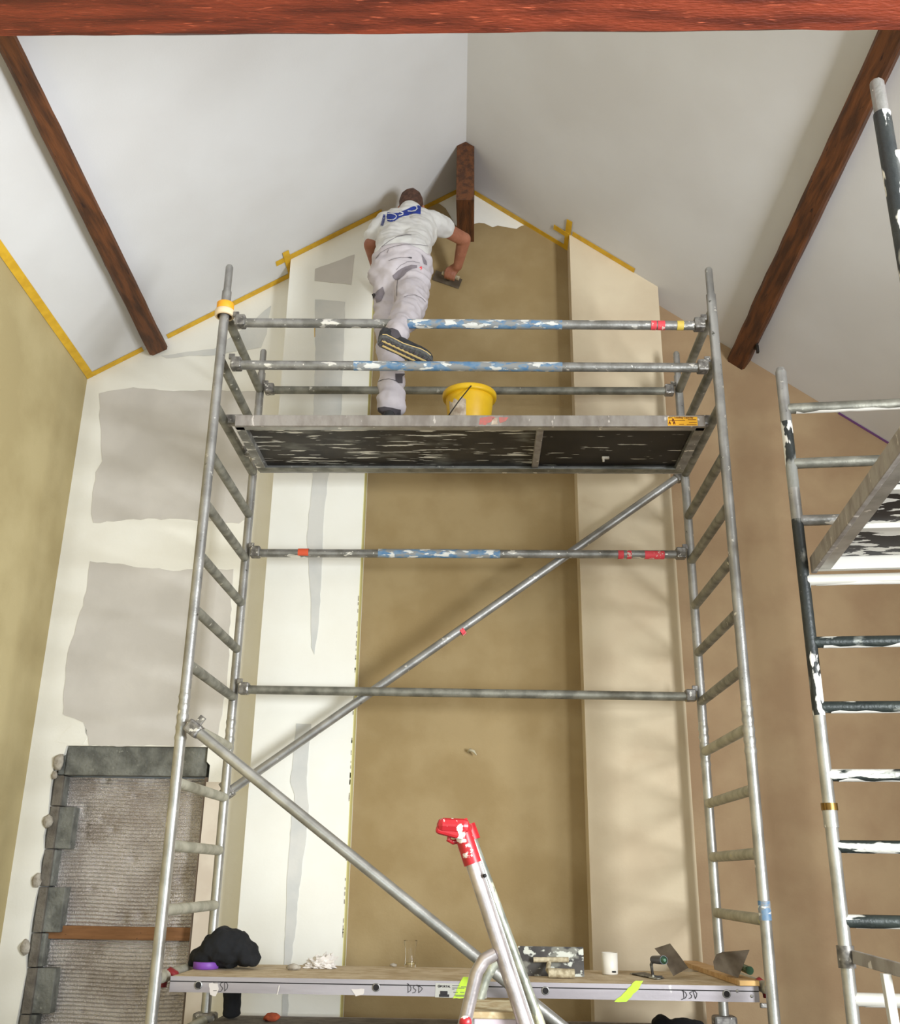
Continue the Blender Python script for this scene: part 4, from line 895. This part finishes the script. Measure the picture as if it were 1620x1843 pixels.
decal('print_lettering',stroke(Zm([(428,330),(480,330),(522,342),(543,366),(535,392),(508,410),(465,416),(425,408)]),1.6),logow,T,tee,.0035,2)
decal('print_lettering',stroke(Zm([(655,272),(612,284),(590,302),(602,316),(628,322),(626,340),(600,352),(572,358)]),1.9),logow,T,tee,.0035,2)
decal('print_lettering',stroke(Zm([(722,240),(775,228),(808,240),(815,268),(795,292),(745,302),(690,298)]),1.9),logow,T,tee,.0035,2)
decal('print_lettering',Zm([(368,338),(398,340),(390,420),(368,490),(332,488),(350,420)]),bluegrey,T,tee,.002,2,'small vertical print')
G=[bts,btt]
for pts,m,lab in (([(490,1150),(560,1085),(650,1035),(740,1008),(815,1015),(815,1048),(740,1068),(680,1108),(640,1155),(540,1215),(502,1185)],greyc,'grey back pocket'),
    ([(250,1400),(300,1340),(365,1300),(388,1380),(340,1490),(280,1512)],greyc,'grey thigh pocket'),([(875,872),(935,960),(945,1015),(900,992)],greyc,'grey side pocket edge'),
    ([(840,1045),(872,1028),(882,1056),(864,1080)],redt,'small red tag'),([(680,908),(720,900),(748,906),(742,925),(715,918)],dkc,None)):
    decal('pocket_patch' if m is greyc else 'tag',Zm(pts),m,G,trs,.003,2.5,lab)
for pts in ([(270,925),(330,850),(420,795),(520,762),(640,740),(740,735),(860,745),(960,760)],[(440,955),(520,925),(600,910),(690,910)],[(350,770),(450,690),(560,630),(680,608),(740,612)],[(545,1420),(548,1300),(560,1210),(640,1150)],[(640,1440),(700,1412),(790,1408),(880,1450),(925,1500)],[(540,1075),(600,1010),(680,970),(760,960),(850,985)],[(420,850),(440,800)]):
    decal('seam_fold_shade',stroke(Zm(pts),.9),crease,G,trs,.0025,2.5)  # waistband seams, plus shade of cloth folds painted as dark lines
ZL=lambda pts: [(640+a/5.786,540+b/5.786) for a,b in pts]
decal('pocket_patch',ZL([(412,770),(520,765),(485,800),(486,868),(450,868),(415,840)]),dkc,[btt],trs,.003,2.5,'dark knee patch on left leg')
decal('seam_fold_shade',stroke(ZL([(232,850),(290,828),(350,822),(410,838),(450,868)]),.9),dkc,[btt],trs,.0025,2.5)
decal('trouser_hem',ZL([(236,1120),(300,1108),(380,1120),(470,1140),(470,1200),(236,1190)]),dkc,[btt],trs,.003,2.5,'dark grey hem')
# tool handle poking out of the thigh pocket
p=M_(674,535,.42); obj('pocket_tool',MB().path([p+V(-.006,-.02,.01),p+V(.012,.0,-.03)],[.009,.008],10),wire,man,'dark tool handle in thigh pocket')
# shoes
def shoe(heel,toe,upd,parts=True,lab=None):
    f=(toe-heel).normalized(); upd=(upd-f*upd.dot(f)).normalized(); sd_=f.cross(upd); Ln=.30
    out=[(0,.012),(.025,.027),(.08,.037),(.22,.036),(.4,.033),(.55,.040),(.7,.049),(.82,.047),(.91,.039),(.97,.026),(1,.010)]
    rim=[heel+f*(t*Ln)+sd_*wd for t,wd in out]+[heel+f*(t*Ln)-sd_*wd*.92 for t,wd in out[::-1]]
    so=obj('shoe',MB().prism([p for p in rim],upd*.028),soleg,man,lab)
    hgt=[.07,.095,.105,.10,.085,.07,.055,.048,.042,.034,.02]; vs=[];n=len(out);K=9
    for (t,wd),h in zip(out,hgt):
        for k in range(K):
            a=math.pi*k/(K-1); vs.append(heel+f*(t*Ln)+sd_*(math.cos(a)*wd*1.05*(1 if k not in(2,6) else 1.0))+upd*(.026+math.sin(a)**.7*h*.8))
    fs=[(i*K+k,i*K+k+1,(i+1)*K+k+1,(i+1)*K+k) for i in range(n-1) for k in range(K-1)]+[tuple(range(K))]
    obj('shoe_upper',MB().add(vs,fs,True),shoeb,so)
    mb=MB()
    for s_,t0,t1 in ((.010,.05,.93),(-.014,.10,.72)):
        a=heel+f*(t0*Ln)+sd_*s_-upd*.003; b=heel+f*(t1*Ln)+sd_*(s_*1.3)-upd*.003; mb.box((a+b)/2,((b-a).length,.010,.006),(f,sd_,upd),bev=.002)
    for sgn in (1,-1):
        pp=[heel+f*(t*Ln)+sd_*(sgn*wd*.98)+upd*.024 for t,wd in out[1:-2]]; mb.path(pp,.0035,6)
    obj('tread_stripes',mb,soley,so,'cream tread stripes')
    mb=MB()
    for i in range(11):
        t=.06+i*.083; wd=np.interp(t,[o[0] for o in out],[o[1] for o in out])*.86
        for s_ in (-.75,-.1,.62): mb.box(heel+f*(t*Ln)+sd_*(wd*s_+.002)-upd*.002,(.013,wd*.45,.006),(f,sd_,upd),bev=.0015)
    obj('tread_lugs',mb,dkc,so); return so
hr_=M_(681,613,-.10); tr_=M_(764,652,.015); upd=V(.22,.45,.87)
shoe(hr_,tr_,upd,lab='grey running shoe, raised heel, sole towards viewer')
shoe(V(ankL.x,ankL.y-.09,pt-.002),V(ankL.x-.02,ankL.y+.2,pt-.002),Z,lab='dark shoe standing on deck')
blob('sock',[('c',ankR+V(0,.02,.03),hr_+(tr_-hr_)*.22+upd.normalized()*.05,.047,.045)],.008,dkc,man,'dark grey sock',sm=2)
# trowel in the right hand
bc_=M_(805,503,YB-.022); tn=V(0,1,.25).normalized(); tu=u; tv=tn.cross(tu)
tt=thing('finishing_trowel',bc_,'small dark trowel pressed on wet plaster in right hand of worker','trowel')
obj('blade',MB().box(bc_,(.19,.002,.07),(tu,tn,tv)),steel,tt); obj('shank',MB().path([bc_-tn*.004,bc_-tn*.03,hc+vv*.0],.006,8),steelp,tt)
obj('grip',MB().path([hc-u*.058,hc+u*.06],[.0135,.0145],12),creamh,tt,'pale grip inside the fist')
